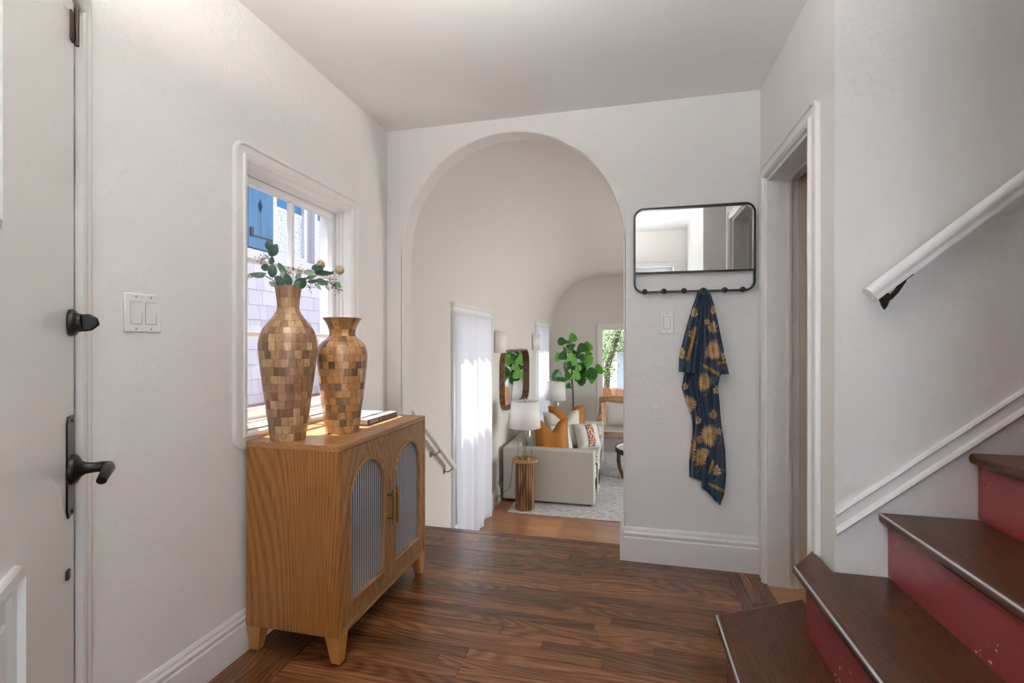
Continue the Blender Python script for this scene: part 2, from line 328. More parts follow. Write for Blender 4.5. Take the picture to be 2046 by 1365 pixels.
class Plane:
    def __init__(s, O, A, B, N): s.O, s.A, s.B, s.N = map(Vector, (O, A, B, N))
    def p(s, a, b, n=0): return s.O+s.A*a+s.B*b+s.N*n
def casing(mb, pl, a0, a1, b0, b1, r, prof, closed=True, seg=6, rb=None):
    """sweep a moulding round a rectangle: outer corners rounded, inner ones mitred where the offset passes the radius"""
    cs = [(a0, b0, -1, -1), (a1, b0, 1, -1), (a1, b1, 1, 1), (a0, b1, -1, 1)]
    path = []
    if not closed: path.append(('e', a1, b0, 1, 0)); cs = cs[2:]
    for (ca, cb, sa, sb) in cs:
        base = {(-1,-1): PI, (1,-1): 1.5*PI, (1,1): 0, (-1,1): .5*PI}[(sa, sb)]
        for k in range(seg+1):
            t = base+k*PI/2/seg; path.append(('c', ca-sa*r, cb-sb*r, math.cos(t), math.sin(t), sa, sb))
    if not closed: path.append(('e', a0, b0, -1, 0))
    rings = []
    for q in path:
        ring = []
        for o, h in prof:
            if q[0] == 'e': ring.append(pl.p(q[1]+q[3]*o, q[2], h))
            elif r+o > 0: ring.append(pl.p(q[1]+q[3]*(r+o), q[2]+q[4]*(r+o), h))
            else: ring.append(pl.p(q[1]+q[5]*(r+o), q[2]+q[6]*(r+o), h))
        rings.append(ring)
    return mb.rings(rings, closed=False, cap=(False, False), loop=closed)
def wall(mb, pl, a0, a1, b0, b1, holes, th):
    """panel with rectangular holes: both faces and every reveal"""
    As = sorted({a0, a1, *[h[0] for h in holes], *[h[1] for h in holes]}); Bs = sorted({b0, b1, *[h[2] for h in holes], *[h[3] for h in holes]})
    As = [a for a in As if a0 <= a <= a1]; Bs = [x for x in Bs if b0 <= x <= b1]
    def solid(i, j):
        if i < 0 or j < 0 or i >= len(As)-1 or j >= len(Bs)-1: return False
        ca, cb = (As[i]+As[i+1])/2, (Bs[j]+Bs[j+1])/2
        return not any(h[0] < ca < h[1] and h[2] < cb < h[3] for h in holes)
    q = lambda pts: mb.add(pts, [(0,1,2,3)])
    for i in range(len(As)-1):
        for j in range(len(Bs)-1):
            if not solid(i, j): continue
            a, A, b_, B = As[i], As[i+1], Bs[j], Bs[j+1]
            for nn in (0, -th): q([pl.p(a,b_,nn), pl.p(A,b_,nn), pl.p(A,B,nn), pl.p(a,B,nn)])
            for (di, dj, e) in ((-1,0,((a,b_),(a,B))),(1,0,((A,b_),(A,B))),(0,-1,((a,b_),(A,b_))),(0,1,((a,B),(A,B)))):
                if not solid(i+di, j+dj): q([pl.p(*e[0],0), pl.p(*e[1],0), pl.p(*e[1],-th), pl.p(*e[0],-th)])
    return mb
def archplate(mb, pl, a0, a1, b0, b1, h0, h1, hb, th, seg=24):
    """plate with one round-headed opening; hb == b0 leaves it open at the foot"""
    R = (h1-h0)/2; c = (h0+h1)/2; top = b1; spring = None
    def go(spring):
        arc = [(c-R*math.cos(PI*k/seg), spring+R*math.sin(PI*k/seg)) for k in range(seg+1)]
        fr = []
        for nn in (0, -th):
            P = lambda a, b_: pl.p(a, b_, nn)
            if hb > b0:
                mb.add([P(a0,b0),P(h0,b0),P(h0,hb),P(a0,hb)], [(0,1,2,3)]); mb.add([P(h0,b0),P(h1,b0),P(h1,hb),P(h0,hb)], [(0,1,2,3)]); mb.add([P(h1,b0),P(a1,b0),P(a1,hb),P(h1,hb)], [(0,1,2,3)])
            for x0, x1 in ((a0,h0),(h1,a1)):
                mb.add([P(x0,hb),P(x1,hb),P(x1,spring),P(x0,spring)], [(0,1,2,3)]); mb.add([P(x0,spring),P(x1,spring),P(x1,b1),P(x0,b1)], [(0,1,2,3)])
            for k in range(seg):
                (xa, za), (xb, zb) = arc[k], arc[k+1]
                mb.add([P(xa,za),P(xb,zb),P(xb,b1),P(xa,b1)], [(0,1,2,3)])
        path = [(h0,hb)]+arc+[(h1,hb)]
        if hb > b0: path.append((h0,hb))
        for k in range(len(path)-1):
            mb.add([pl.p(*path[k],0), pl.p(*path[k+1],0), pl.p(*path[k+1],-th), pl.p(*path[k],-th)], [(0,1,2,3)])
        ys = sorted({b0, hb, spring, b1})
        lines = [[(a0,y) for y in ys], [(a1,y) for y in ys], [(a0,b1)]+[(x,b1) for x, _ in arc]+[(a1,b1)]]
        lines += [[(a0,b0),(h0,b0),(h1,b0),(a1,b0)]] if hb > b0 else [[(a0,b0),(h0,b0)],[(h1,b0),(a1,b0)]]
        for ln in lines:
            for k in range(len(ln)-1): mb.add([pl.p(*ln[k],0), pl.p(*ln[k+1],0), pl.p(*ln[k+1],-th), pl.p(*ln[k],-th)], [(0,1,2,3)])
    return go
BASEPROF = [(0, 0), (.020, 0), (.020, .118), (.013, .124), (.013, .130), (.019, .134), (.019, .142), (.011, .152), (.011, .160), (.006, .170), (0, .172)]
def baseboard(name, pts, inward, z, hscale=1):
    """run the skirting profile along a straight wall"""
    p, q = Vector(pts[0]), Vector(pts[1]); n_ = Vector(inward)
    mb = MB(); mb.rings([[e+n_*o+Vector((0,0,z+h*hscale)) for o, h in BASEPROF] for e in (p, q)])
    return mb.build(name, 'trim', smooth=25, kind='structure')

# ================================================================== STRUCTURE
# ---- hall floor: strips laid across the hall with a border of lengthwise strips at each side
floor = thing('floor', (0, 0, 0), kind='structure')
box('subfloor', 'dark_in', (XL-.3, 1.0, YR-.1, YLAND-.02, -.16, -.019), floor)
rng = random.Random(3)
def plank(x0, x1, y0, y1, mat):
    g = .0006
    c = ((x0+x1)/2, (y0+y1)/2, 0)
    MB().box(x0+g, x1-g, y0+g, y1-g, -.019, rng.uniform(-.0004, .0004)).build('plank', mat, floor, origin=c)
SW = .0571
BL, BR = XL+4*SW, XR-3*SW
y = YLAND-.055
MB().box(XL, XR+.05, y, YLAND, -.03, .0005).build('landing_nosing', 'floor_x', floor, bevel=.006, origin=(-.4, y, 0))
while y > YR+.02:
    y0 = max(y-SW, YR); x0 = BL if y > 1.1 else max(BL, XL+(1.03-y)+.01); x = x0
    while x < BR-.02:
        L = rng.uniform(.35, 1.25); x1 = x+L
        if BR-x1 < .25: x1 = BR
        plank(x, x1, y0, y, 'floor_x'); x = x1
    y = y0
for k in range(4):
    y = YLAND-.055
    while y > 1.05:
        y0 = max(y-rng.uniform(.4, 1.1), 1.03); plank(XL+k*SW, XL+(k+1)*SW, y0, y, 'floor_y'); y = y0
for k in range(3):
    y = YLAND-.055
    while y > YR+.05:
        y0 = max(y-rng.uniform(.4, 1.1), YR); plank(BR+k*SW, BR+(k+1)*SW, y0, y, 'floor_y'); y = y0
# ---- steps down to the living room
ld = thing('landing_steps', (-.7, YLAND, ZL), 'wooden steps leading down from the hall through the arch', 'steps')
rise = -ZL/3
box('riser', 'trim', (XL+.005, .6, YLAND-.02, YLAND-.002, -rise, -.03), ld)
for k in range(2):
    y0 = YLAND+k*.27; z = -(k+1)*rise
    box('tread', 'floor_x', (XL+.005, .6, y0-.002, y0+.295, z-.03, z), ld, bevel=.006)
    box('riser', 'trim', (XL+.005, .6, y0+.25, y0+.268, z-rise, z-.03), ld)
# ---- living room shell
XLR = 3.0
box('floor_living', 'floor_living', (XL-.1, XLR+.1, YLAND+.28, YF+.1, ZL-.05, ZL), kind='structure')
PL_LEFT = Plane((XL, 0, 0), (0, 1, 0), (0, 0, 1), (1, 0, 0))
HW = (1.585, 2.325, .855, 1.925)            # hall window opening (Y, Y, z, z)
LW1 = (3.93, 4.98, ZL+.05, 1.47); LW2 = (7.75, 8.93, ZL+.05, 1.49)
mb = MB(); wall(mb, PL_LEFT, 1.03, YB+WT, -.3, ZC+.1, [HW], .17); mb.build('wall_left', 'wall', kind='structure')
mb = MB(); wall(mb, PL_LEFT, YB+WT, YF, ZL-.1, 1.56, [LW1, LW2], .17); mb.build('wall_living_left', 'wall_living', kind='structure')
# coved ceiling of the living room
RC = .96; prof = [(XL, 1.56)]+[(XL+RC-RC*math.cos(t), 1.56+RC*math.sin(t)) for t in [PI/2*k/16 for k in range(1, 17)]]
prof += [(XLR-RC+RC*math.sin(t), 1.56+RC*math.cos(t)) for t in [PI/2*k/16 for k in range(0, 17)]]
mb = MB(); mb.rings([[(x, yy, z) for x, z in prof]+[(x, yy, z+.12) for x, z in prof[::-1]] for yy in (YB+WT, YF)]); mb.build('ceiling_living', 'wall_living', smooth=35, kind='structure')
mb = MB(); wall(mb, Plane((XLR, 0, 0), (0, 1, 0), (0, 0, 1), (-1, 0, 0)), YB+WT, YF, ZL-.1, 1.6, [(4.3, 7.0, ZL+.5, 1.5)], .15); mb.build('wall_living_right', 'wall_living', kind='structure')
FW = (-.50, .75, ZL+.05, at(1204, 656, Y=YF).z)
mb = MB(); wall(mb, Plane((0, YF, 0), (1, 0, 0), (0, 0, 1), (0, -1, 0)), XL-.1, XLR+.1, ZL-.1, 2.7, [FW], .15); mb.build('wall_living_far', 'wall_living', kind='structure')
# ---- arch wall
PL_BACK = Plane((0, YB, 0), (1, 0, 0), (0, 0, 1), (0, -1, 0))
AX0, AX1 = at(805, 700, Y=YB).x, -.018
ATOP = 2.445
mb = MB(); archplate(mb, PL_BACK, XL-.05, XR+.02, -.3, ZC+.08, AX0, AX1, -.3, WT, 40)(ATOP-(AX1-AX0)/2)
mb.build('wall_back', 'wall', smooth=35, bevel=.012, seg=3, kind='structure')
box('wall_living_near', 'wall_living', (XR+.16, XLR, YB-.02, YB+WT, ZL, ZC+.1), kind='structure')
# ---- ceiling of the hall (soft cove where it meets the arch wall)
box('ceiling', 'ceil', (XL-.2, XR+.14, YR-.2, YB+.05, ZC, ZC+.15), kind='structure')
# ---- right wall with the narrow doorway
PL_RIGHT = Plane((XR, 0, 0), (0, 1, 0), (0, 0, 1), (-1, 0, 0))
DO = (2.045, 2.60, -.1, 2.005)
mb = MB(); wall(mb, PL_RIGHT, YS, YB+WT, -.1, 4.3, [DO], WT); mb.build('wall_right', 'wall', kind='structure')
PL_STAIR = Plane((0, YS, 0), (1, 0, 0), (0, 0, 1), (0, -1, 0))
mb = MB(); wall(mb, PL_STAIR, XR+WT, 3.4, -.1, 4.3, [], .12); mb.build('wall_stair', 'wall', kind='structure')
box('wall_right_near', 'wall', (XR, XR+.12, YR, YSN, -.1, 4.3), kind='structure')
box('wall_stair_near', 'wall', (XR+.12, 3.4, YSN-.12, YSN, -.1, 4.3), kind='structure')
box('wall_stair_end', 'wall', (3.52, 3.64, YSN-.12, YS+.12, -.1, 4.5), kind='structure')
box('ceiling_stair', 'ceil', (XR-.02, 3.64, YSN-.12, YS+.12, 4.3, 4.4), kind='structure')
box('wall_above_ceiling', 'wall', (XR-.02, XR, YSN, YS, ZC, 4.3), kind='structure')
# ---- small room behind the doorway
box('floor_room', 'floor_living', (XR+.0, 2.4, YS+.121, 3.4, -.12, -.003), kind='structure')
box('wall_room_far', 'wall_room', (2.2, 2.3, YS+.121, YB-.03, 0, 2.5), kind='structure')
box('wall_room_back', 'wall_room', (XR+WT+.001, 2.2, YB-.13, YB-.03, 0, 2.5), kind='structure')
box('ceiling_room', 'ceil', (XR+WT, 2.3, YS+.121, YB-.03, 2.45, 2.5), kind='structure')
# ---- diagonal wall with the front door, rear wall with a door glazed to let the added fill in
PL_DIAG = Plane(CORNER, DD, (0, 0, 1), DN)
def s_at(u, off=0.0):
    d = ray(u, HY); O = CORNER+DN*off
    # solve O + s*DD = t*d
    det = DD.x*(-d.y)-(-d.x)*DD.y
    return ((-O.x)*(-d.y)-(-d.x)*(-O.y))/det
sJ = s_at(160)                       # edge of casing / start of opening
SD0, SD1, DTOP = sJ, sJ+.92, 2.05
mb = MB(); wall(mb, PL_DIAG, -.0, 2.12, -.1, ZC+.08, [(SD0, SD1, -.1, DTOP)], .16); mb.build('wall_diagonal', 'wall', kind='structure')
PL_REAR = Plane((0, YR, 0), (1, 0, 0), (0, 0, 1), (0, 1, 0))
RD = (.07, .53, -.1, 2.10)
mb = MB(); wall(mb, PL_REAR, -.05, XR+.12, -.1, ZC+.08, [RD], .14); mb.build('wall_rear', 'wall', kind='structure')

# ---- skirting
baseboard('baseboard_left', ((XL, 1.035, 0), (XL, YB, 0)), (1, 0, 0), 0, .93)
baseboard('baseboard_back', ((AX1+.001, YB, 0), (XR-.005, YB, 0)), (0, -1, 0), 0, 1.08)
MB().rings([[Vector((AX1+.001+0, e, 0))+Vector((-o, 0, h*1.08)) for o, h in BASEPROF] for e in (YB-.02, YB+WT)]).build('baseboard_arch', 'trim', smooth=25, kind='structure')
MB().rings([[Vector((AX0-.001, e, 0))+Vector((o, 0, h*1.08)) for o, h in BASEPROF] for e in (YB-.02, YB+WT)]).build('baseboard_arch_left', 'trim', smooth=25, kind='structure')
baseboard('baseboard_living_left', ((XL, 5.02, 0), (XL, 7.66, 0)), (1, 0, 0), ZL, 1.0)
baseboard('baseboard_living_far', ((XL, YF, 0), (-.57, YF, 0)), (0, -1, 0), ZL, 1.0)
baseboard('baseboard_living_corner', ((XL, 9.02, 0), (XL, YF, 0)), (1, 0, 0), ZL, 1.0)

# ---- casings of doors
CASP = [(-.075, 0), (-.075, .012), (-.066, .022), (-.058, .022), (-.052, .012), (-.020, .010), (-.014, .018), (-.004, .016), (0, .008), (0, 0)]
mb = MB(); casing(mb, PL_RIGHT, 1.935, 2.690, 0, 2.098, .05, CASP, closed=False); mb.build('trim_doorway', 'trim', smooth=30, kind='structure')
mb = MB(); mb.box(XR+.09, XR+.105, DO[1]-.013, DO[1]-.0005, 0, 2.0).box(XR+.09, XR+.105, DO[0]+.0005, DO[0]+.013, 0, 2.0).box(XR+.09, XR+.105, DO[0], DO[1], 1.992, 2.004); mb.build('trim_doorstop', 'trim', kind='structure')
mb = MB(); casing(mb, PL_DIAG, SD0-.085, SD1+.085, 0, DTOP+.085, .06, [(-.085, 0), (-.085, .006), (-.076, .010), (-.066, .007), (-.060, .004), (-.018, .004), (-.012, .009), (-.003, .007), (0, 0)], closed=False); mb.build('trim_front_door', 'trim', smooth=30, kind='structure')
mb = MB(); casing(mb, PL_REAR, RD[0]-.07, RD[1]+.07, 0, RD[3]+.07, .06, CASP, closed=False); mb.build('trim_rear_door', 'trim', smooth=30, kind='structure')
rd = thing('door_2', (.3, YR-.06, 0), kind='structure')
mb = MB(); wall(mb, Plane((0, YR-.04, 0), (1, 0, 0), (0, 0, 1), (0, 1, 0)), RD[0]+.003, RD[1]-.003, .005, RD[3]-.003, [(RD[0]+.05, RD[1]-.05, .25, RD[3]-.05)], .04); mb.build('frame', 'white', rd)
box('pane', 'frosted', (RD[0]+.05, RD[1]-.05, YR-.064, YR-.058, .25, RD[3]-.05), rd)

# ---- front door leaf
dr = thing('door_1', CORNER+DD*(SD0+.46)-DN*.05, kind='structure')
LO = -.003
PL_LEAF = Plane(CORNER+DN*LO, DD, (0, 0, 1), DN)
def leaf_at(u, v, off=LO):
    s_ = s_at(u, off); P = CORNER+DN*off+DD*s_
    return s_, CAMH+(HY-v)/F*(P.x*-SA+P.y*CA)
SL0 = s_at(147, LO)
gs = s_at(-16, LO)
mb = MB(); wall(mb, PL_LEAF, SL0, SD1-.004, .01, DTOP-.01, [(gs+.02, gs+.32, 1.40, 1.84)], .044); mb.build('leaf', 'doorpaint', dr)
mb = MB(); casing(mb, PL_LEAF, gs, gs+.34, 1.38, 1.86, .004, [(-.028, .0), (-.028, .006), (-.014, .016), (-.003, .012), (0, 0)]); mb.build('glazing_bead', 'doorpaint', dr, smooth=30)
MB().prism([PL_LEAF.p(gs+.02, 1.40, -.02), PL_LEAF.p(gs+.32, 1.40, -.02), PL_LEAF.p(gs+.32, 1.84, -.02), PL_LEAF.p(gs+.02, 1.84, -.02)], DN*.006).build('pane', 'frosted', dr)
# raised lower panel moulding
ps, pz = leaf_at(30, 1128)
mb = MB(); casing(mb, PL_LEAF, ps, ps+.40, .25, pz, .004, [(-.045, 0), (-.040, .006), (-.022, .008), (-.016, .018), (-.004, .014), (0, 0)]); mb.build('panel_moulding', 'doorpaint', dr, smooth=30)
mb = MB(); mb.prism([PL_LEAF.p(ps+.07, .32), PL_LEAF.p(ps+.33, .32), PL_LEAF.p(ps+.33, pz-.07), PL_LEAF.p(ps+.07, pz-.07)], DN*.010); mb.build('panel', 'doorpaint', dr, bevel=.008)
# jamb strip worn grey beside the leaf
MB().prism([PL_DIAG.p(SD0+.001, 0, -.009), PL_DIAG.p(SL0-.004, 0, -.009), PL_DIAG.p(SL0-.004, DTOP, -.009), PL_DIAG.p(SD0+.001, DTOP, -.009)], -DN*.05).build('jamb_strip', 'worn_jamb', dr, label='grey-stained jamb beside the front door leaf')
# lock hardware
def disc_on(pl, s_, z, prof, n=28, cap=(True, True)):
    return MB().lathe(prof, n, pl.p(s_, z, 0), cap=cap, ax=pl.N)
p0, z1 = leaf_at(123, 838); p1 = SL0+.006
_, z0 = leaf_at(124, 1049)
pm = (p0+p1)/2
mb = MB(); hw = .034
c_s = SL0+.004+hw
mb.prism([PL_LEAF.p(c_s-hw, z0+.02), PL_LEAF.p(c_s-hw+.012, z0), PL_LEAF.p(c_s+hw-.012, z0), PL_LEAF.p(c_s+hw, z0+.02), PL_LEAF.p(c_s+hw, z1-.02), PL_LEAF.p(c_s+hw-.012, z1), PL_LEAF.p(c_s-hw+.012, z1), PL_LEAF.p(c_s-hw, z1-.02)], DN*.004)
ep = mb.build('escutcheon', 'bronze', dr, bevel=.0015)
for zz in (z0+.012, z1-.012): disc_on(PL_LEAF, c_s, zz, [(.005, .003), (.005, .006), (.003, .0075)]).build('screw', 'black', ep)
_, zl = leaf_at(140, 938)
lv = disc_on(PL_LEAF, c_s, zl, [(.037, .003), (.037, .009), (.033, .015), (.020, .022), (.014, .030), (.012, .050), (.0, .050)]).build('lever_rosette', 'bronze', dr, smooth=40)
a = PL_LEAF.p(c_s, zl, .048)
MB().tube([a-DN*.006, a+DN*.012, a+DN*.024+DD*.004, a+DN*.030+DD*.03, a+DN*.030+DD*.085+Vector((0,0,-.004)), a+DN*.028+DD*.105+Vector((0,0,-.012))], [.012, .013, .0135, .0125, .011, .010], 14).build('lever', 'bronze', lv, smooth=50)
_, zd = leaf_at(140, 645)
db = disc_on(PL_LEAF, c_s, zd, [(.032, .0), (.033, .006), (.030, .012), (.023, .016), (.022, .022), (0, .022)]).build('deadbolt_rosette', 'bronze', dr, smooth=40)
a = PL_LEAF.p(c_s, zd, .02)
mb = MB(); pts = [(-.020, .0), (-.022, .018), (-.012, .032), (.004, .036), (.018, .022), (.022, .004)]
mb.prism([a+Vector((0, 0, -x))+DN*y_-DD*.007 for x, y_ in pts], DD*.014); mb.build('thumb_turn', 'bronze', db, bevel=.003)
sb, zb = leaf_at(133, 1149)
MB().prism([PL_LEAF.p(sb-.010, zb-.011), PL_LEAF.p(sb+.010, zb-.011), PL_LEAF.p(sb+.010, zb+.011), PL_LEAF.p(sb-.010, zb+.011)], DN*.006).build('bumper', 'black', dr, bevel=.002)
# surface bolt near the head
sb, zb = leaf_at(143, 68)
mb = MB(); mb.prism([PL_LEAF.p(sb-.004, zb-.02), PL_LEAF.p(sb+.02, zb-.02), PL_LEAF.p(sb+.02, zb+.05), PL_LEAF.p(sb-.004, zb+.05)], DN*.005)
mb.tube([PL_LEAF.p(sb+.008, zb-.03, .011), PL_LEAF.p(sb+.008, zb+.06, .011)], .005, 10); mb.build('surface_bolt', 'bracket', dr, smooth=40)

# ---- hall window: moulded rounded casing, stepped jamb, two-by-three panes
w1 = thing('window_1', (XL, 1.955, .79), kind='structure')
WO = (1.520, 2.386, .785, 1.988)
WCP = [(-.068, -.002), (-.068, .004), (-.060, .014), (-.048, .016), (-.042, .010), (-.016, .008), (-.010, .016), (-.003, .014), (0, .006), (0, 0)]
mb = MB(); casing(mb, PL_LEFT, *WO, .052, WCP); mb.build('casing', 'trim', w1, smooth=30)
y0, y1, z0, z1 = HW
mb = MB(); casing(mb, PL_LEFT, y0, y1, z0, z1, .002, [(-.004, .002), (-.004, -.045), (-.014, -.045), (-.014, -.060), (-.024, -.060), (-.024, -.175), (-.004, -.175)]); mb.build('jamb', 'white', w1)
sy0, sy1, sz0, sz1 = y0+.024, y1-.024, z0+.024, z1-.024
PLS = Plane((XL-.075, 0, 0), (0, 1, 0), (0, 0, 1), (1, 0, 0))
mb = MB(); wall(mb, PLS, sy0+.001, sy1-.001, sz0+.001, sz1-.001, [(sy0+.032, sy1-.032, sz0+.045, sz1-.032)], .035); mb.build('sash', 'white', w1, bevel=.004)
gy0, gy1, gz0, gz1 = sy0+.032, sy1-.032, sz0+.045, sz1-.032
gym = at(583, 450, X=XL-.085).y
zr = [gz0, at(500, 668, X=XL-.085).z, at(500, 519, X=XL-.085).z, gz1]
box('muntin', 'white', (XL-.105, XL-.078, gym-.011, gym+.011, gz0, gz1), w1, bevel=.004)
for z in zr[1:3]: box('muntin', 'white', (XL-.105, XL-.078, gy0, gy1, z-.011, z+.011), w1, bevel=.004)
for (a, b_) in ((gy0, gym-.011), (gym+.011, gy1)):
    for k in range(3): box('pane', 'glass', (XL-.094, XL-.091, a, b_, zr[k]+(.011 if k else 0), zr[k+1]-(.011 if k < 2 else 0)), w1)
mb = MB(); mb.prism([(XL-.075, y0+.02, z0+.022), (XL-.075, y0+.02, z0+.028), (XL-.26, y0+.02, z0-.012), (XL-.26, y0+.02, z0-.03)], (0, y1-y0-.04, 0)); mb.build('outer_sill', 'white', w1)

# ---- living room windows behind the sheer curtains
def living_window(name, W, zt):
    w_ = thing(name, (XL, (W[0]+W[1])/2, W[2]), kind='structure')
    mb = MB(); casing(mb, PL_LEFT, W[0]-.07, W[1]+.07, ZL+.001, W[3]+.07, .006, [(-.07, 0), (-.07, .010), (-.02, .014), (0, .014), (0, 0)], closed=False); mb.build('casing', 'white', w_)
    box('head_moulding', 'white', (XL, XL+.04, W[0]-.085, W[1]+.085, W[3]+.05, W[3]+.085), w_, bevel=.008)
    P = Plane((XL-.07, 0, 0), (0, 1, 0), (0, 0, 1), (1, 0, 0)); zm = (W[2]+W[3])/2; ym = (W[0]+W[1])/2
    mb = MB(); wall(mb, P, W[0], W[1], W[2], W[3], [(W[0]+.05, ym-.025, W[2]+.08, W[3]-.05), (ym+.025, W[1]-.05, W[2]+.08, W[3]-.05)], .04); mb.build('sash', 'white', w_)
    for a, b_ in ((W[0]+.05, ym-.025), (ym+.025, W[1]-.05)): box('pane', 'glass', (XL-.092, XL-.089, a, b_, W[2]+.08, W[3]-.05), w_)
living_window('window_2', LW1, 0); living_window('window_3', LW2, 0)
# far window / glazed door
w4 = thing('window_4', (.1, YF, ZL), kind='structure')
PL_FAR = Plane((0, YF, 0), (1, 0, 0), (0, 0, 1), (0, -1, 0))
mb = MB(); casing(mb, PL_FAR, FW[0]-.08, FW[1]+.08, ZL+.001, FW[3]+.09, .02, [(-.08, 0), (-.08, .02), (-.02, .025), (0, .015), (0, 0)], closed=False); mb.build('casing', 'white', w4)
mb = MB(); wall(mb, Plane((0, YF+.06, 0), (1, 0, 0), (0, 0, 1), (0, -1, 0)), *FW, [(FW[0]+.03, FW[1]-.03, FW[2]+.06, FW[3]-.03)], .04); mb.build('sash', 'white', w4)
box('pane', 'glass', (FW[0]+.03, FW[1]-.03, YF+.078, YF+.081, FW[2]+.06, FW[3]-.03), w4)

# ================================================================== STAIRCASE
st = thing('staircase', (.9, 1.3, 0), 'staircase with dark brown treads and worn red risers', 'stairs')
RISE, RUN, NX0 = .209, .2465, .310
YN = YSN+.015
def slab(name, poly, z0, z1, mat, bev=0):
    c = (sum(p[0] for p in poly)/len(poly), sum(p[1] for p in poly)/len(poly), z1)
    return MB().prism([(x, y_, z0) for x, y_ in poly], (0, 0, z1-z0)).build(name, mat, st, bevel=bev, seg=4, origin=c)
NT = .034; OH = .030
zt = [.227+k*RISE for k in range(10)]
# foot step and second step run past the wall corner with slanting ends
slab('tread', [(NX0, YN), (NX0, 1.842), (XR-.022, 2.040), (XR-.022, YN)], zt[0]-NT, zt[0], 'tread', .013)
slab('riser', [(NX0+OH, YN+.01), (NX0+OH, 1.80), (XR-.03, 2.00), (XR-.03, 1.98), (NX0+OH+.018, 1.785), (NX0+OH+.018, YN+.01)], .001, zt[0]-NT, 'riser')
slab('tread', [(NX0+RUN, YN), (NX0+RUN, 1.826), (XR-.004, 1.995), (XR-.004, YS-.004), (NX0+2*RUN+OH+.01, YS-.004), (NX0+2*RUN+OH+.01, YN)], zt[1]-NT, zt[1], 'tread', .013)
slab('riser', [(NX0+RUN+OH, YN+.01), (NX0+RUN+OH, 1.792), (XR-.004, 1.925), (XR-.004, 1.90), (NX0+RUN+OH+.018, 1.78), (NX0+RUN+OH+.018, YN+.01)], zt[0], zt[1]-NT, 'riser')
for k in range(2, 10):
    x = NX0+k*RUN
    slab('tread', [(x, YN), (x, YS-.004), (x+RUN+OH+.01, YS-.004), (x+RUN+OH+.01, YN)], zt[k]-NT, zt[k], 'tread', .013)
    slab('riser', [(x+OH, YN), (x+OH, YS-.004), (x+OH+.018, YS-.004), (x+OH+.018, YN)], zt[k-1], zt[k]-NT, 'riser')
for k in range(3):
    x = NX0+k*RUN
    MB().tube([(x+.0035, YN+.01, zt[k]-.0045), (x+.0035, (1.838, 1.822, YS-.006)[k], zt[k]-.0045)], .0042, 8).build('glint_worn_edge', 'worn', st, smooth=60, label='pale strip for the window glint and wear on the tread edge')  # pale strip paints mostly the window highlight, partly wear
# sloping wall moulding beside the stairs
sp = [at(1671, 1022, Y=YS-.01), at(2046, 777, Y=YS-.01)]; sl = (sp[1].z-sp[0].z)/(sp[1].x-sp[0].x)
def slope_board(x0, x1, top, prof):
    mb = MB()
    def ring(x):
        zt_ = top(x); return [Vector((x, YS-o, zt_-h)) for o, h in prof]
    return mb.rings([ring(x0), ring(x1)])
topf = lambda x: sp[0].z+(x-sp[0].x)*sl
slope_board(XR+.001, 3.2, topf, [(0, 0), (.010, .003), (.014, .012), (.007, .020), (.007, .055), (.016, .062), (.019, .072), (.010, .082), (.004, .088), (0, .088)]).build('baseboard_stair', 'trim', smooth=25, kind='structure')
# corner bead of the door wall
# handrail on the stair wall
hr = thing('handrail', at(1738, 590, Y=YS-.06), 'white painted wooden handrail climbing the wall above the red stairs', 'handrail')
pa = at(1738, 589, Y=YS-.062); pb = at(2046, 360, Y=YS-.062); dv = (pb-pa).normalized(); pb = pa+dv*2.4
side = Vector((0, -1, 0)); up = side.cross(dv)*-1
if up.z < 0: up = -up
sec = [(.021*math.cos(t), .021*math.sin(t)+.004) for t in [math.radians(-35+250*k/14) for k in range(15)]]+[(-.0165, -.012), (-.0165, -.024), (.0165, -.024), (.0165, -.012)]
MB().rings([[e+side*a+up*b_ for a, b_ in sec] for e in (pa, pb)]).build('rail', 'white', hr, smooth=40, bevel=0)
for k in (.10, 1.3):
    c = pa+dv*k; wp = Vector((c.x-.01, YS, c.z-.075))
    mb = MB(); mb.prism([wp+Vector((x, -.0005, z)) for x, z in ((-.013, .018), (.0, .028), (.013, .018), (.015, 0), (.008, -.022), (0, -.034), (-.008, -.022), (-.015, 0))], (0, -.006, 0))
    mb.tube([wp+Vector((0, -.004, 0)), wp+Vector((.002, -.035, .004)), wp+Vector((.008, -.058, .02)), c-up*.026], [.010, .008, .007, .008], 10)
    mb.bar(c-up*.0265-dv*.028, c-up*.0265+dv*.028, .018, .004); mb.build('bracket', 'bracket', hr, smooth=40)
# handrail down to the living room
lr = thing('stair_handrail', (XL, 3.5, .3), 'slim pale handrail with brass brackets on the wall beside the curtain', 'handrail')
pe = at(908, 934, X=XL+.07); ps_ = at(851, 856, X=XL+.07); dv2 = (pe-ps_).normalized(); ps_ = pe-dv2*1.15
MB().bar(ps_, pe, .035, .045).build('rail', 'trim', lr, bevel=.006)
for k in (.06, .40, .9):
    c = pe-dv2*k-Vector((0, 0, .024)); wp = Vector((XL, c.y-.01, c.z-.035))
    mb = MB().tube([wp, wp+Vector((.04, 0, 0)), c+Vector((0, 0, -.008)), c], .006, 8); mb.lathe([(.022, 0), (.022, .005), (.008, .007)], 16, wp, ax=(1, 0, 0)); mb.build('bracket', 'brass', lr, smooth=40)

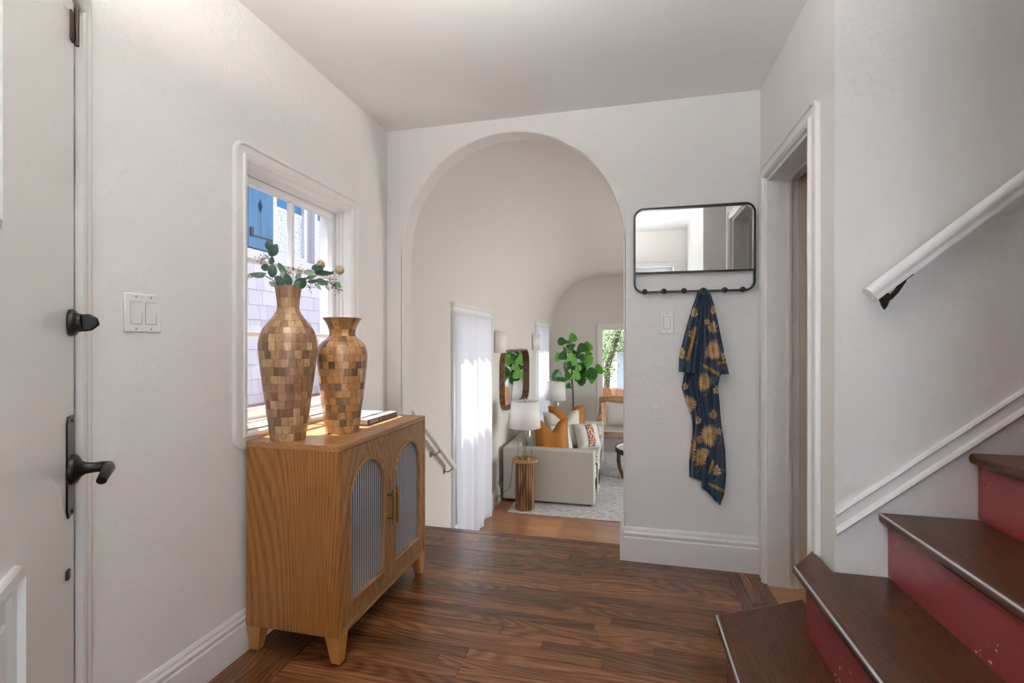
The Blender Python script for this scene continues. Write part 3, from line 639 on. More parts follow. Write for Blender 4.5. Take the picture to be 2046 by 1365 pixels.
# ================================================================== HALL OBJECTS
# ---- oak cabinet with two arched ribbed-glass doors
CY0, CY1, CXF, CXB, CZ0, CZ1 = 1.562, 2.336, -1.030, -1.436, .108, .820
cab = thing('cabinet', ((CXF+CXB)/2, (CY0+CY1)/2, 0), 'oak sideboard with two arched ribbed glass doors under the hall window', 'cabinet')
T = .022
MB().box(CXB, CXF, CY0, CY0+T, CZ0, CZ1-T).build('side_panel', 'oak_z', cab, bevel=.0012, origin=(CXF-.21, CY0, .45))
MB().box(CXB, CXF, CY1-T, CY1, CZ0, CZ1-T).build('side_panel', 'oak_z', cab, bevel=.0012, origin=(CXF-.21, CY1, .45))
MB().box(CXB, CXF, CY0, CY1, CZ1-T, CZ1).build('top', 'oak_y', cab, bevel=.0012, origin=(CXF-.2, 1.95, CZ1))
MB().box(CXB, CXF, CY0+T, CY1-T, CZ0, CZ0+T).build('bottom', 'oak_y', cab, bevel=.0012, origin=(CXF-.2, 1.95, CZ0))
MB().box(CXB, CXB+.008, CY0+T, CY1-T, CZ0+T, CZ1-T).build('back_panel', 'oak_z', cab)
MB().box(CXB+.008, CXF-.05, CY0+T, CY1-T, .455, .473).build('shelf', 'oak_y', cab)
for (xa, xs) in ((CXF, -1), (CXB, 1)):
    for (ya, ys) in ((CY0, 1), (CY1, -1)):
        top = [(xa, ya), (xa+xs*.062, ya), (xa+xs*.062, ya+ys*.062), (xa, ya+ys*.062)]
        bot = [(xa+xs*.004, ya+ys*.012), (xa+xs*.042, ya+ys*.012), (xa+xs*.042, ya+ys*.046), (xa+xs*.004, ya+ys*.046)]
        mb = MB().rings([[(x, y_, .004) for x, y_ in bot], [(x, y_, CZ0) for x, y_ in top]])
        lg = mb.build('leg', 'oak_leg', cab, bevel=.004)
        MB().lathe([(.012, 0), (.012, .005)], 12, (sum(p[0] for p in bot)/4, sum(p[1] for p in bot)/4, 0)).build('foot_pad', 'black', lg)
ym = (CY0+CY1)/2; dz0, dz1 = CZ0+T+.002, CZ1-T-.002
PLD = Plane((CXF-.001, 0, 0), (0, 1, 0), (0, 0, 1), (1, 0, 0))
for k, (a, b_) in enumerate(((CY0+T+.002, ym-.0012), (ym+.0012, CY1-T-.002))):
    dcy = (a+b_)/2; R = .134; hb = dz0+.072; spr = .592
    dm = MB(); archplate(dm, PLD, a, b_, dz0, dz1, dcy-R, dcy+R, hb, .020, 28)(spr)
    d_ = dm.build('door', 'oak_door', cab, origin=(CXF, dcy, .46))
    # raised bead round the opening
    bd = MB(); path = [(dcy-R, hb)]+[(dcy-R*math.cos(PI*j/28), spr+R*math.sin(PI*j/28)) for j in range(29)]+[(dcy+R, hb)]
    rr = []
    for j, (yy, zz) in enumerate(path):
        if j == 0: nx, nz = 1, 1
        elif j == len(path)-1: nx, nz = -1, 1
        else: q = math.hypot(yy-dcy, zz-spr); nx, nz = -(yy-dcy)/q, -(zz-spr)/q
        rr.append([(CXF+hh, yy+nx*o, zz+nz*o) for o, hh in ((-.004, -.002), (-.003, .004), (.004, .005), (.009, .001), (.009, -.018))])
    bd.rings(rr, closed=False, cap=(False, False), loop=True); bd.build('bead', 'oak_door', d_, smooth=30)
    # ribbed pane
    nr = 16; sub = 10; gm = MB(); W = 2*R; N = nr*sub
    vs = []; fs = []
    for i in range(N+1):
        yy = dcy-R+W*i/N; q = max(0, R*R-(yy-dcy)**2); zt_ = spr+math.sqrt(q); xx = CXF-.013+.0046*abs(math.sin(PI*i/sub))
        vs += [(xx, yy, hb-.004), (xx, yy, zt_+.003)]
    fs = [(2*i, 2*i+2, 2*i+3, 2*i+1) for i in range(N)]
    gm.add(vs, fs); gm.build('pane', 'ribglass', d_, smooth=60)
    hy = ym+(-.020 if k == 0 else .020)
    hm = MB().box(CXF+.026, CXF+.034, hy-.004, hy+.004, .398, .556)
    for zz in (.425, .529): hm.tube([(CXF-.001, hy, zz), (CXF+.028, hy, zz)], .0038, 10)
    hm.build('handle', 'brass', d_, bevel=.0008)

# ---- mosaic vases
def interp(prof, z):
    for (z0, r0), (z1, r1) in zip(prof, prof[1:]):
        if z0 <= z <= z1:
            t = (z-z0)/(z1-z0); return r0+(r1-r0)*t
    return prof[-1][1] if z > prof[-1][0] else prof[0][1]
def smoothprof(prof, n=80):
    z0, z1 = prof[0][0], prof[-1][0]; zs = [z0+(z1-z0)*i/n for i in range(n+1)]
    rs = [interp(prof, z) for z in zs]
    for _ in range(3): rs = [rs[0]]+[(rs[i-1]+2*rs[i]+rs[i+1])/4 for i in range(1, n)]+[rs[n]]
    return list(zip(zs, rs))
def vase(name, loc, prof, rows, ntile, mat, label):
    v_ = thing(name, loc, label, 'vase', 'mosaic vases on the cabinet'); sp_ = smoothprof(prof); z0, z1 = prof[0][0], prof[-1][0]; L = Vector(loc)
    body = [(interp(sp_, z)-.0022, z) for z in [z0+(z1-z0)*i/60 for i in range(61)]]
    inner = [(r-.006, z) for r, z in body[::-1] if z > z1*.55]
    MB().lathe(body+[(r, z+.0005) for r, z in inner], 48, L, cap=(True, True)).build('body', 'tilebase', v_, smooth=60)
    camdir = math.atan2(-loc[1], -loc[0]); hid = MB(); rg = random.Random(len(label))
    for (za, zb) in zip(rows, rows[1:]):
        ra = interp(sp_, (za+zb)/2); n_ = max(9, min(ntile, round(2*PI*ra/.0285))); off = rg.random()*6
        wa = 2*PI/n_; gap = .0005/ra
        def shape(a0, a1):
            m_ = MB(); nu, nv = 4, 3; zz = [za+.0004+(zb-za-.0008)*j/nv for j in range(nv+1)]
            aa = [a0+(a1-a0)*i/nu for i in range(nu+1)]
            P = lambda r, a, z: (r*math.cos(a), r*math.sin(a), z)
            m_.grid(lambda i, j: P(interp(sp_, zz[round(j*nv)]), aa[round(i*nu)], zz[round(j*nv)]), nu, nv)
            bz = [(a0, za+.0004), (a1, za+.0004), (a1, zb-.0004), (a0, zb-.0004)]
            ed = [(a, zz[0]) for a in aa]+[(a1, z) for z in zz[1:]]+[(a, zz[-1]) for a in aa[::-1][1:]]+[(a0, z) for z in zz[::-1][1:-1]]
            m_.rings([[P(interp(sp_, z)-d, a, z) for a, z in ed] for d in (0, .003)], cap=(False, False)); return m_
        # uneven widths, shared meshes
        proto = None
        for k in range(n_):
            ang = off+k*wa; d_ = abs((ang-camdir+PI) % (2*PI)-PI)
            if d_ > 1.75:
                t_ = shape(ang-wa/2+gap, ang+wa/2-gap); hid.add([Vector(p)+L for p in t_.v], t_.f); continue
            if proto is None: proto = shape(-wa/2+gap, wa/2-gap).build('tile', mat, smooth=40); o = proto
            else: o = proto.copy(); COL.objects.link(o)
            o.location = L; o.rotation_euler = (0, 0, ang); setparent(o, v_)
    hid.build('tiles_behind', mat, v_, smooth=40, kind='stuff'); return v_
k1 = .00200
tallp = [(879, 35), (866, 37.5), (833, 42.5), (800, 46.5), (767, 51.5), (734, 55.5), (705, 59.2), (690, 59.3), (680, 58), (670, 55), (660, 50), (650, 43), (641, 34.5), (632, 27), (625, 22.5), (618, 21.5), (605, 23), (590, 25), (576, 27.5)]
zc_ = .8205
tall_prof = [((879-v_)*k1, w_*k1*.915) for v_, w_ in tallp]
tb = at(576, 877, Z=.82); 
rows_t = [0.0]+[(879-v_)*k1 for v_ in (864, 848, 831, 815, 799, 783, 767, 751, 735, 719, 703, 687, 671, 658, 645, 632, 618.5, 600, 576)]
vase('mosaic_vase', (tb.x, tb.y, zc_), tall_prof, rows_t, 26, 'tile_tall', 'tall slim-necked vase of brown wood mosaic holding eucalyptus')
k2 = .00215
shortp = [(864, 32), (845, 35), (828, 37), (797, 41), (766, 44.5), (735, 47.6), (711, 48.6), (700, 47.5), (690, 43.5), (682, 36), (676, 27), (672, 24), (660, 25.5), (650, 29), (642, 34), (637, 38)]
short_prof = [((864-v_)*k2, w_*k2) for v_, w_ in shortp]
rows_s = [0.0]+[(864-v_)*k2 for v_ in (850, 836, 822, 807, 793, 779, 765, 751, 737, 723, 709, 695, 683, 673, 660, 637)]
sb_ = at(684, 861.5, Z=.82)
vase('mosaic_vase', (sb_.x, sb_.y, zc_), short_prof, rows_s, 24, 'tile_short', 'shorter wide-necked vase of orange-brown wood mosaic, empty, beside the book')

# ---- book
bk = thing('book', (-1.26, 2.13, .8205), 'large grey-covered book with dark brown spine reading CREATE', 'book')
bx0, bx1, by0, by1, bz = -1.375, -1.160, 1.990, 2.275, .8207
box('page_block', 'paper', (bx0+.006, bx1-.004, by0+.004, by1-.004, bz+.0025, bz+.0225), bk)
box('cover', 'cover', (bx0, bx1-.002, by0, by1, bz+.0225, bz+.025), bk, bevel=.0006)
box('cover', 'spine', (bx0, bx1-.002, by0, by1, bz, bz+.0025), bk, bevel=.0006)
spn = box('spine', 'spine', (bx1-.004, bx1, by0, by1, bz, bz+.025), bk, bevel=.001)
def text_mesh(txt, size, loc, rot, mat, parent, name='lettering', align='LEFT', ext=.0002):
    cu = bpy.data.curves.new(name, 'FONT'); cu.body = txt; cu.size = size; cu.align_x = align; cu.extrude = ext
    o = bpy.data.objects.new('t', cu); COL.objects.link(o); dg = bpy.context.evaluated_depsgraph_get()
    me = bpy.data.meshes.new_from_object(o.evaluated_get(dg)); bpy.data.objects.remove(o)
    q = bpy.data.objects.new(name, me); COL.objects.link(q); me.materials.clear(); me.materials.append(M[mat]); q.location = loc; q.rotation_euler = rot; setparent(q, parent); q.parent = parent; return q
text_mesh('CREATE', .021, (bx1+.0004, by0+.012, bz+.0052), (PI/2, 0, PI/2), 'lettering', spn)
box('spine_mark', 'lettering', (bx1, bx1+.0003, by0+.112, by0+.1135, bz+.005, bz+.020), spn)

# ---- eucalyptus branches in the tall vase
def leafmesh(base, tip, width, normal, fold=.15, cup=.1, n=6, shape='round'):
    base, tip, normal = Vector(base), Vector(tip), Vector(normal); ax = tip-base; L = ax.length; t = ax.normalized()
    sd = t.cross(normal).normalized(); nn = sd.cross(t).normalized(); mb = MB()
    if shape == 'round': wf = lambda q: math.sin(PI*min(1, max(0, q))**.85)**.75
    elif shape == 'fiddle': wf = lambda q: (.30+.75*q**1.1-.18*math.sin(PI*min(1, q*1.6)))*math.sqrt(max(0, 1-((q-.0)**6)))*min(1, q*9)
    else: wf = lambda q: math.sin(PI*q)**.9*(1-.3*q)
    def fn(i, j):
        q = j; s_ = (i-.5)*2; w_ = wf(q)*width/2
        return base+t*(L*q)+sd*(s_*w_)+nn*(abs(s_)*fold*w_+cup*L*math.sin(PI*q)*.5+(.06*L*math.sin(q*9+s_*2) if shape == 'fiddle' else 0)*.4)
    mb.grid(fn, 4, n*2); return mb
TC = Vector((tb.x, tb.y, 0)); RIM = Vector((tb.x, tb.y, zc_+.606))
toCam = (Vector((0, 0, CAMH))-RIM).normalized()
def vp(u, v, dep=0.0):
    """photo pixel at the vase's depth, shifted dep metres towards the room"""
    d = ray(u, v); t = (RIM.x*-SA+RIM.y*CA)-dep; p = d*t; p.z += CAMH; return p
zo = (2046/250)
def z1p(x, y_, dep=0): return vp(460+x/zo, 460+y_/zo, dep)
def branch(label, path, leaves, berries=(), group=None, thick=.0018):
    b0 = RIM+Vector((0, 0, -.16)); o = thing('eucalyptus_branch', b0, label, 'branch', 'branches in the tall vase')
    pts = [b0]+[RIM+Vector((random.uniform(-.015, .015), random.uniform(-.015, .015), -.02))]+[z1p(*p) for p in path]
    MB().tube(pts, thick, 6).build('stem', 'stem', o, smooth=60)
    for (x0, y0, x1, y1, w_, dep, mat, tw) in leaves:
        B = z1p(x0, y0, dep); Tt = z1p(x1, y1, dep+tw*.02)
        nrm = (Vector((0, 0, CAMH))-B).normalized()+Vector((tw*.5, -tw*.3, tw*.3))
        leafmesh(B, Tt, w_/zo*.00198, nrm, .18, .12).build('leaf', mat, o, smooth=60)
    for (x, y_, r_, n_, dep, mat) in berries:
        c = z1p(x, y_, dep); mb = MB()
        for k in range(n_):
            q = c+Vector((random.gauss(0, 1), random.gauss(0, 1), random.gauss(0, 1)))*(r_/zo*.00198*.5)
            mb.tube([c, q], .0004, 3, cap=False); rr_ = random.uniform(.0014, .0024)
            mb.lathe([(0.0002, -rr_), (rr_*.8, -rr_*.5), (rr_, 0), (rr_*.8, rr_*.5), (.0002, rr_)], 6, q)
        mb.build('berry_cluster', mat, o, smooth=60, kind='stuff')
    return o
D_, P_, Q_ = 'euc_dark', 'euc_pale', 'euc_mid'
branch('upright eucalyptus branch with round dark leaves', [(800, 900, 0), (730, 780, .01), (690, 600, .015), (680, 450, .015), (650, 330, .01)],
       [(640, 330, 630, 150, 130, .012, D_, .2), (650, 430, 770, 225, 150, .016, D_, -.3), (660, 560, 690, 430, 90, .0, Q_, .3), (640, 610, 500, 610, 120, .01, D_, .2),
        (690, 780, 690, 545, 140, .018, D_, -.1), (740, 760, 870, 880, 120, .016, D_, .3), (870, 930, 760, 740, 130, .012, D_, -.2), (970, 930, 910, 700, 130, .016, D_, .2),
        (880, 880, 850, 650, 110, -.01, P_, .1), (920, 740, 780, 530, 100, -.015, Q_, -.3), (780, 920, 630, 850, 90, -.01, P_, .3)],
       [(520, 480, 110, 34, .0, 'berry'), (590, 440, 80, 18, .0, 'berry'), (930, 680, 90, 16, -.01, 'berry')])
branch('low eucalyptus branch with tan seed clusters reaching towards the front door', [(780, 900, -.005), (700, 820, -.01), (560, 740, -.01), (330, 720, -.01), (250, 780, -.01), (80, 880, -.01)],
       [(600, 710, 300, 715, 60, -.005, P_, -.4), (560, 760, 330, 740, 70, -.012, Q_, .3), (240, 790, 220, 655, 60, -.005, D_, .3)],
       [(85, 880, 80, 22, -.01, 'berry_tan'), (290, 770, 90, 22, -.01, 'berry_tan'), (200, 830, 60, 10, -.01, 'berry_tan')])
branch('eucalyptus branch with long grey-green leaves leaning towards the arch', [(1080, 900, 0), (1230, 800, .01), (1400, 690, .015), (1560, 690, .02), (1700, 690, .02)],
       [(1200, 690, 1420, 700, 100, .012, P_, .3), (1400, 710, 1510, 580, 130, .016, D_, -.2), (1380, 700, 1700, 710, 90, .02, D_, .2), (1330, 640, 1480, 560, 90, .0, Q_, .2),
        (1050, 940, 1200, 780, 130, .012, D_, -.3), (1030, 930, 1210, 840, 110, .016, 'euc_mid', .4), (1170, 960, 1220, 770, 100, .02, D_, .2), (1080, 820, 1150, 690, 90, -.01, P_, .2)],
       [(1130, 680, 90, 18, -.01, 'berry'), (1190, 820, 80, 12, .0, 'berry'), (1310, 950, 70, 16, .01, 'berry')])
branch('drooping eucalyptus branch with olive leaves and dark seeds', [(1120, 920, .005), (1300, 820, .01), (1480, 800, .012), (1640, 860, .012), (1750, 960, .012)],
       [(1270, 850, 1440, 830, 70, .012, D_, .3), (1400, 810, 1610, 890, 110, .016, Q_, -.2), (1380, 870, 1490, 980, 60, .01, P_, .3), (1700, 860, 1820, 940, 90, .018, Q_, .2), (1560, 900, 1620, 990, 50, .01, P_, .2), (1260, 800, 1420, 740, 60, .006, P_, .2)],
       [(1620, 800, 110, 24, .015, 'berry'), (1680, 890, 110, 28, .015, 'berry'), (1760, 980, 90, 20, .012, 'berry')])
def thistle(label, path, head, r_):
    o = thing('thistle', RIM+Vector((0, 0, -.12)), label, 'flower', 'branches in the tall vase')
    MB().tube([RIM+Vector((0, 0, -.12)), RIM+Vector((.01, .01, -.02))]+[z1p(*p) for p in path]+[z1p(*head)], .0012, 6).build('stem', 'stem', o, smooth=60)
    c = z1p(*head); R = r_/zo*.00198; mb = MB()
    mb.lathe([(R*.2, -R*.9), (R*.75, -R*.5), (R*.8, 0), (R*.6, R*.5), (R*.1, R*.8)], 14, c)
    for k in range(90):
        d = Vector((random.gauss(0, 1), random.gauss(0, 1), random.gauss(.1, .9))).normalized(); mb.tube([c+d*R*.6, c+d*R*1.05], [.0006, .0002], 3, cap=False)
    mb.build('flower_head', 'thistle', o, smooth=60)
thistle('tan thistle head above the grey-green eucalyptus leaves', [(1250, 780, -.01), (1400, 640, -.005)], (1480, 560, 0), 85)
thistle('fluffy tan thistle head beside the window frame, past the leaf tips', [(1300, 760, -.005), (1560, 700, 0)], (1790, 650, 0), 85)

# ---- wall mirror with coat hooks
MX0, MX1, MZ1 = at(1266, 480, Y=YB-.02).x, at(1510, 480, Y=YB-.02).x, 1.936
MZ0, MZM = 1.478, 1.583
mr = thing('mirror_coat_rack', ((MX0+MX1)/2, YB, MZ0), 'black metal framed wall mirror with a row of coat hooks below', 'mirror')
PM = Plane((0, YB-.001, 0), (1, 0, 0), (0, 0, 1), (0, -1, 0))
def mframe(a0, a1, b0, b1, w_, d0, d1):
    mb = MB(); casing(mb, PM, a0, a1, b0, b1, .052, [(0, d0), (0, d1), (-w_, d1), (-w_, d0), (0, d0)], seg=8); return mb
mframe(MX0, MX1, MZ0-.005, MZ1, .0105, .006, .026).build('frame', 'black', mr, smooth=30)
box('crossbar', 'black', (MX0+.006, MX1-.006, YB-.027, YB-.007, MZM-.005, MZM+.005), mr, bevel=.001)
mp = []; r_ = .046
for (ca, cb, t0) in ((MX1-.006-r_, MZ1-.006-r_, 0), (MX0+.006+r_, MZ1-.006-r_, PI/2)):
    for k in range(9): t = t0+k*PI/16; mp.append((ca+r_*math.cos(t), YB-.014, cb+r_*math.sin(t)))
mp += [(MX0+.006, YB-.014, MZM), (MX1-.006, YB-.014, MZM)]
MB().prism(mp, (0, .004, 0)).build('mirror_glass', 'mirror', mr)
knobs = [at(u, 582, Y=YB-.035).x for u in (1288, 1326, 1366, 1405, 1447, 1483)]
for x in knobs:
    mb = MB().tube([(x, YB-.020, MZ0+.001), (x, YB-.036, MZ0+.001)], .0045, 10)
    mb.lathe([(.003, -.010), (.010, -.008), (.0145, -.002), (.0145, .003), (.011, .008), (.001, .010)], 18, (x, YB-.044, MZ0+.001), ax=(0, -1, 0)); mb.build('hook', 'black', mr, smooth=50)
# ---- light switches
def rocker(name, pl, a, b_, gangs, label):
    o = thing(name, pl.p(a, b_), label, 'light switch'); w_ = .070+.046*(gangs-1)
    mb = MB(); mb.prism([pl.p(a-w_/2, b_-.0585, .0005), pl.p(a+w_/2, b_-.0585, .0005), pl.p(a+w_/2, b_+.0585, .0005), pl.p(a-w_/2, b_+.0585, .0005)], pl.N*.006)
    mb.build('plate', 'plastic', o, bevel=.0025)
    for g in range(gangs):
        ca = a+(g-(gangs-1)/2)*.046
        mb = MB(); mb.add([pl.p(ca-.0165, b_-.033, .0068), pl.p(ca+.0165, b_-.033, .0068), pl.p(ca+.0165, b_, .0085), pl.p(ca-.0165, b_, .0085), pl.p(ca+.0165, b_+.033, .011), pl.p(ca-.0165, b_+.033, .011),
                          pl.p(ca-.0165, b_-.033, .004), pl.p(ca+.0165, b_-.033, .004), pl.p(ca+.0165, b_+.033, .004), pl.p(ca-.0165, b_+.033, .004)],
                          [(0,1,2,3), (3,2,4,5), (5,4,8,9), (0,6,7,1), (1,7,8,4,2), (0,3,5,9,6)]); mb.build('rocker', 'plastic', o, bevel=.0008)
        mb = MB(); casing(mb, pl, ca-.0185, ca+.0185, b_-.035, b_+.035, .002, [(-.0020, .0060), (-.0020, .0069), (0, .0069), (0, .0060)]); mb.build('slot_shade_ring', 'slot_shade', o)  # raised grey ring painting the shaded gap round the rocker
        for zz in (-.049, .049): MB().lathe([(.0034, .0), (.0034, .0012), (.002, .0018)], 10, pl.p(ca, b_+zz, .006), ax=pl.N).build('screw', 'steel', o)
    return o
pA = at(287, 626, X=XL+.006); rocker('light_switch', PL_LEFT, pA.y, pA.z, 2, 'white double rocker switch plate by the front door')
pA = at(1332.5, 645, Y=YB-.006); rocker('light_switch', PL_BACK, pA.x, pA.z, 1, 'white single rocker switch plate below the coat hooks')

# ---- scarf: four hanging folds of one cloth, print carried on the weave
GOLD, CREAM, NAVY, DEEP, TEAL = (.44, .22, .045), (.66, .44, .20), (.0065, .021, .058), (.005, .014, .04), (.004, .034, .070)
flowers = [(1425, 700, 19, 22), (1408, 763, 18, 20), (1377, 808, 17, 16), (1417, 870, 21, 22), (1399, 913, 17, 16), (1425, 828, 9, 9), (1387, 625, 9, 9), (1424, 655, 12, 7), (1382, 668, 8, 6), (1361, 706, 10, 7), (1413, 643, 6, 5),
           (1436, 862, 7, 5), (1432, 940, 10, 7), (1426, 620, 8, 8), (1370, 772, 6, 5), (1398, 878, 8, 8), (1382, 895, 11, 8), (1409, 905, 9, 8), (1446, 712, 7, 6), (1395, 840, 7, 5), (1431, 780, 7, 5)]
bands = [((1356, 702), (1374, 719), 2.9, 'A'), ((1374, 719), (1389, 656), 2.9, 'A'), ((1400, 727), (1436, 748), 2.9, 'B'), ((1436, 726), (1456, 722), 2.9, 'B'), ((1377, 862), (1388, 886), 2.6, 'C'), ((1388, 886), (1377, 915), 2.6, 'C'),
         ((1389, 929), (1406, 922), 2.9, 'C'), ((1417, 945), (1425, 922), 2.4, 'D'), ((1418, 967), (1450, 983), 2.9, 'D')]
def printcol(u, v, tag_, seedf):
    base = NAVY
    if tag_ == 'A' and (v > 722 or (u > 1388 and v > 600 and u < 1402)): base = TEAL
    if tag_ == 'B' and v > 727+(u-1400)*.55: base = TEAL
    if tag_ in 'CD' and v > 935: base = TEAL
    col = base
    for (a, b_, w_, tg) in bands:
        if tg != tag_: continue
        dx, dy = b_[0]-a[0], b_[1]-a[1]; t = max(0, min(1, ((u-a[0])*dx+(v-a[1])*dy)/(dx*dx+dy*dy)))
        if math.hypot(u-a[0]-t*dx, v-a[1]-t*dy) < w_: return (.40, .20, .02)
    for (fu, fv, R, npet) in flowers:
        dx, dy = (u-fu)*1.18, (v-fv)*.92; q = math.hypot(dx, dy)/R
        if q < 1.1:
            th = math.atan2(dy, dx)+.35*q; pet = abs(math.cos(npet*th/2))
            ed = .62+.40*pet+.10*math.sin(3*th+fu)
            if q < ed:
                if R < 11:
                    if pet < .35 and q > .35: continue
                    return CREAM if q > .45 else GOLD
                if q < .30: return GOLD
                k = abs(math.cos(npet*th/2+q*5)); return CREAM if k > .55 else (GOLD if k > .22 else base)
    # thin stems
    s_ = math.sin(u*.21+v*.05+seedf)*9+math.sin(v*.043+seedf)*7
    if abs(((v+s_*2) % 61)-30) < .7 and 20 < (u*1.7+v) % 70 < 48: return (.45, .33, .20)
    return base
def poly_at(pts, v):
    for (u0, v0), (u1, v1) in zip(pts, pts[1:]):
        if v0 <= v <= v1: return u0+(u1-u0)*(v-v0)/max(1e-6, v1-v0)
    return pts[-1][0] if v > pts[-1][1] else pts[0][0]
sheets = [('C', [(1376, 700), (1368, 742), (1363, 775), (1372, 802), (1383, 835), (1384, 860), (1377, 920), (1377.5, 958)], [(1404, 700), (1402, 742), (1412, 800), (1406, 860), (1404, 958)], (700, 700), (952, 962), .030, 3, 5),
          ('D', [(1396, 700), (1397, 742), (1392, 790), (1404, 850), (1405, 920), (1402, 975), (1418, 1001), (1433, 1006)], [(1428, 700), (1432, 742), (1437, 800), (1441, 850), (1449, 900), (1451, 950), (1448, 985), (1440, 1006)], (700, 700), (984, 1006), .042, 3, 9),
          ('A', [(1399, 577), (1394, 585), (1384, 612), (1373, 648), (1362, 690), (1357, 716), (1356, 746)], [(1409, 577), (1410, 640), (1408, 700), (1404, 746)], (577, 577), (743, 747), .058, 4, 2),
          ('B', [(1401, 577), (1401, 620), (1399, 680), (1399, 750)], [(1412, 577), (1421, 590), (1428, 612), (1437, 655), (1446, 700), (1456, 746)], (577, 577), (748, 748), .070, 4, 7)]
me_v, me_f, cols, rows_ = [], [], [], []
for (tg, Lp, Rp, vt, vb, depth, npl, ph) in sheets:
    nu, nv = 52, int((max(vb)-vt[0])*.72); o0 = len(me_v); rows_.append((o0, nu, nv, tg))
    for j in range(nv+1):
        for i in range(nu+1):
            s_ = i/nu
            bot = vb[0]+(vb[1]-vb[0])*s_
            if tg == 'B': bot = 748+24*math.exp(-((s_-.58)/.26)**2) if s_ < .62 else 748+24*math.exp(-((s_-.62)/.06)**2)*.95
            if tg == 'D': bot = 978+28*min(1, max(0, (s_-.05)/.5))
            v = vt[0]+(bot-vt[0])*j/nv; ul, ur = poly_at(Lp, v), poly_at(Rp, v); u = ul+(ur-ul)*s_
            fall = min(1, (v-vt[0])/90) if tg in 'AB' else 1
            pl_ = math.sin(s_*npl*PI*2+ph+.010*(v-600))*.5+.5*math.sin(s_*npl*3.7+ph*2+v*.021)
            bulge = math.sin(PI*s_)
            y_ = YB-depth-.012*bulge*fall-(.005+.018*fall)*pl_*(.35+.65*bulge)
            y_ = min(y_, YB-.004)
            if tg in 'AB' and v < 600: y_ -= .012*(1-(v-577)/23)
            me_v.append(tuple(at(u, v, Y=y_))); cols.append(printcol(u, v, tg, ph))
    for j in range(nv):
        for i in range(nu): q = o0+j*(nu+1)+i; me_f.append((q, q+1, q+nu+2, q+nu+1))
sx = knobs[3]
scarf = thing('scarf', (sx, YB-.05, 1.05), 'navy silk scarf with gold chrysanthemum print hanging from a coat hook', 'scarf')
me = bpy.data.meshes.new('cloth'); me.from_pydata([Vector(p)-Vector((sx, YB-.05, 1.05)) for p in me_v], [], me_f)
ca_ = me.color_attributes.new('print', 'FLOAT_COLOR', 'POINT')
for i, c in enumerate(cols): ca_.data[i].color = (*c, 1)
me.polygons.foreach_set('use_smooth', [True]*len(me.polygons)); me.materials.append(M['scarf'])
so = bpy.data.objects.new('cloth', me); COL.objects.link(so); so.parent = scarf
md = so.modifiers.new('solid', 'SOLIDIFY'); md.thickness = .0012
mb = MB()
for (o0, nu, nv, tg) in rows_:
    if tg in 'CD':
        for i in range(0, nu+1, 2 if tg == 'C' else 1):
            p = Vector(me_v[o0+nv*(nu+1)+i]); mb.tube([p, p+Vector((random.uniform(-.002, .002), 0, -.008))], .0005, 3)
mb.build('fringe', 'fringe', scarf, kind='stuff')
# ---- framed picture on the near right wall (seen in the hall mirror)
pf = thing('picture_frame', (XR, .32, 1.55), 'small white framed picture on the wall opposite the front door', 'picture')
mb = MB(); casing(mb, Plane((XR, 0, 0), (0, 1, 0), (0, 0, 1), (-1, 0, 0)), .17, .47, 1.50, 1.86, .003, [(-.025, 0), (-.025, .014), (0, .018), (0, 0)]); mb.build('frame', 'white', pf)
box('print', 'art', (XR-.008, XR-.001, .19, .45, 1.52, 1.84), pf)
# ---- added bowl pendant, unseen, throwing fill light up on the hall ceiling
LPX, LPY, LPZ = -.42, .75, ZC-.48
lp = thing('fill_pendant', (LPX, LPY, LPZ), 'added unseen white bowl pendant giving fill light to the hall', 'lamp')
MB().lathe([(.06, -.02), (.06, 0)], 32, (LPX, LPY, ZC)).build('fill_canopy', 'brass', lp, smooth=40)
MB().tube([(LPX, LPY, ZC-.02), (LPX, LPY, LPZ-.06)], .006, 10).build('stem', 'brass', lp, smooth=50)
MB().lathe([(.001, -.08), (.08, -.07), (.15, -.035), (.19, .015), (.186, .018), (.147, -.028), (.078, -.063), (.001, -.072)], 40, (LPX, LPY, LPZ), cap=(False, False)).build('bowl', 'fill_bowlglass', lp, smooth=60)  # bowl of the added fill pendant
MB().lathe([(.16, -.004), (.16, .004)], 32, (LPX, LPY, LPZ)).build('fill_light_panel', 'fill_glow', lp, smooth=40)

# ================================================================== LIVING ROOM
# ---- sheer curtains
def curtain(y0, y1, z0, z1, label, ph):
    o = thing('curtain', (XL+.06, (y0+y1)/2, z0), label, 'curtain'); rg = random.Random(ph)
    n_ = 6; am = [rg.uniform(.6, 1.3) for _ in range(40)]
    def fn(i, j):
        s_ = i; t = j; gat = 1-.06*math.sin(PI*t)
        yy = y0+(y1-y0)*(.5+(s_-.5)*(1-.05*(1-t)))+.10*max(0, .12-t)*s_*4*.3
        w_ = s_*n_*2*PI+ph+1.5*math.sin(t*1.8+s_*5)+1.2*math.sin(s_*11+ph)
        x = XL+.040+(.006+.016*(1-t)**.6)*math.sin(w_)*am[int(s_*n_) % 40]+.006*math.sin(w_*.37+t*3)
        return (x, yy, z0+(z1-z0)*t)
    MB().grid(fn, 150, 34).build('cloth', 'curtain', o, smooth=80)
    MB().tube([(XL+.042, y0-.0, z1-.02), (XL+.042, y1+.0, z1-.02)], .006, 10).build('rod', 'white', o, smooth=50)
    return o
curtain(LW1[0]-.085, LW1[1]+.04, ZL+.006, LW1[3]+.01, 'long white sheer curtain hanging beside the stair handrail', 1)
curtain(LW2[0]-.085, LW2[1]+.04, ZL+.006, LW2[3]+.01, 'long white sheer curtain in the corner behind the rounded glass lamp', 4)
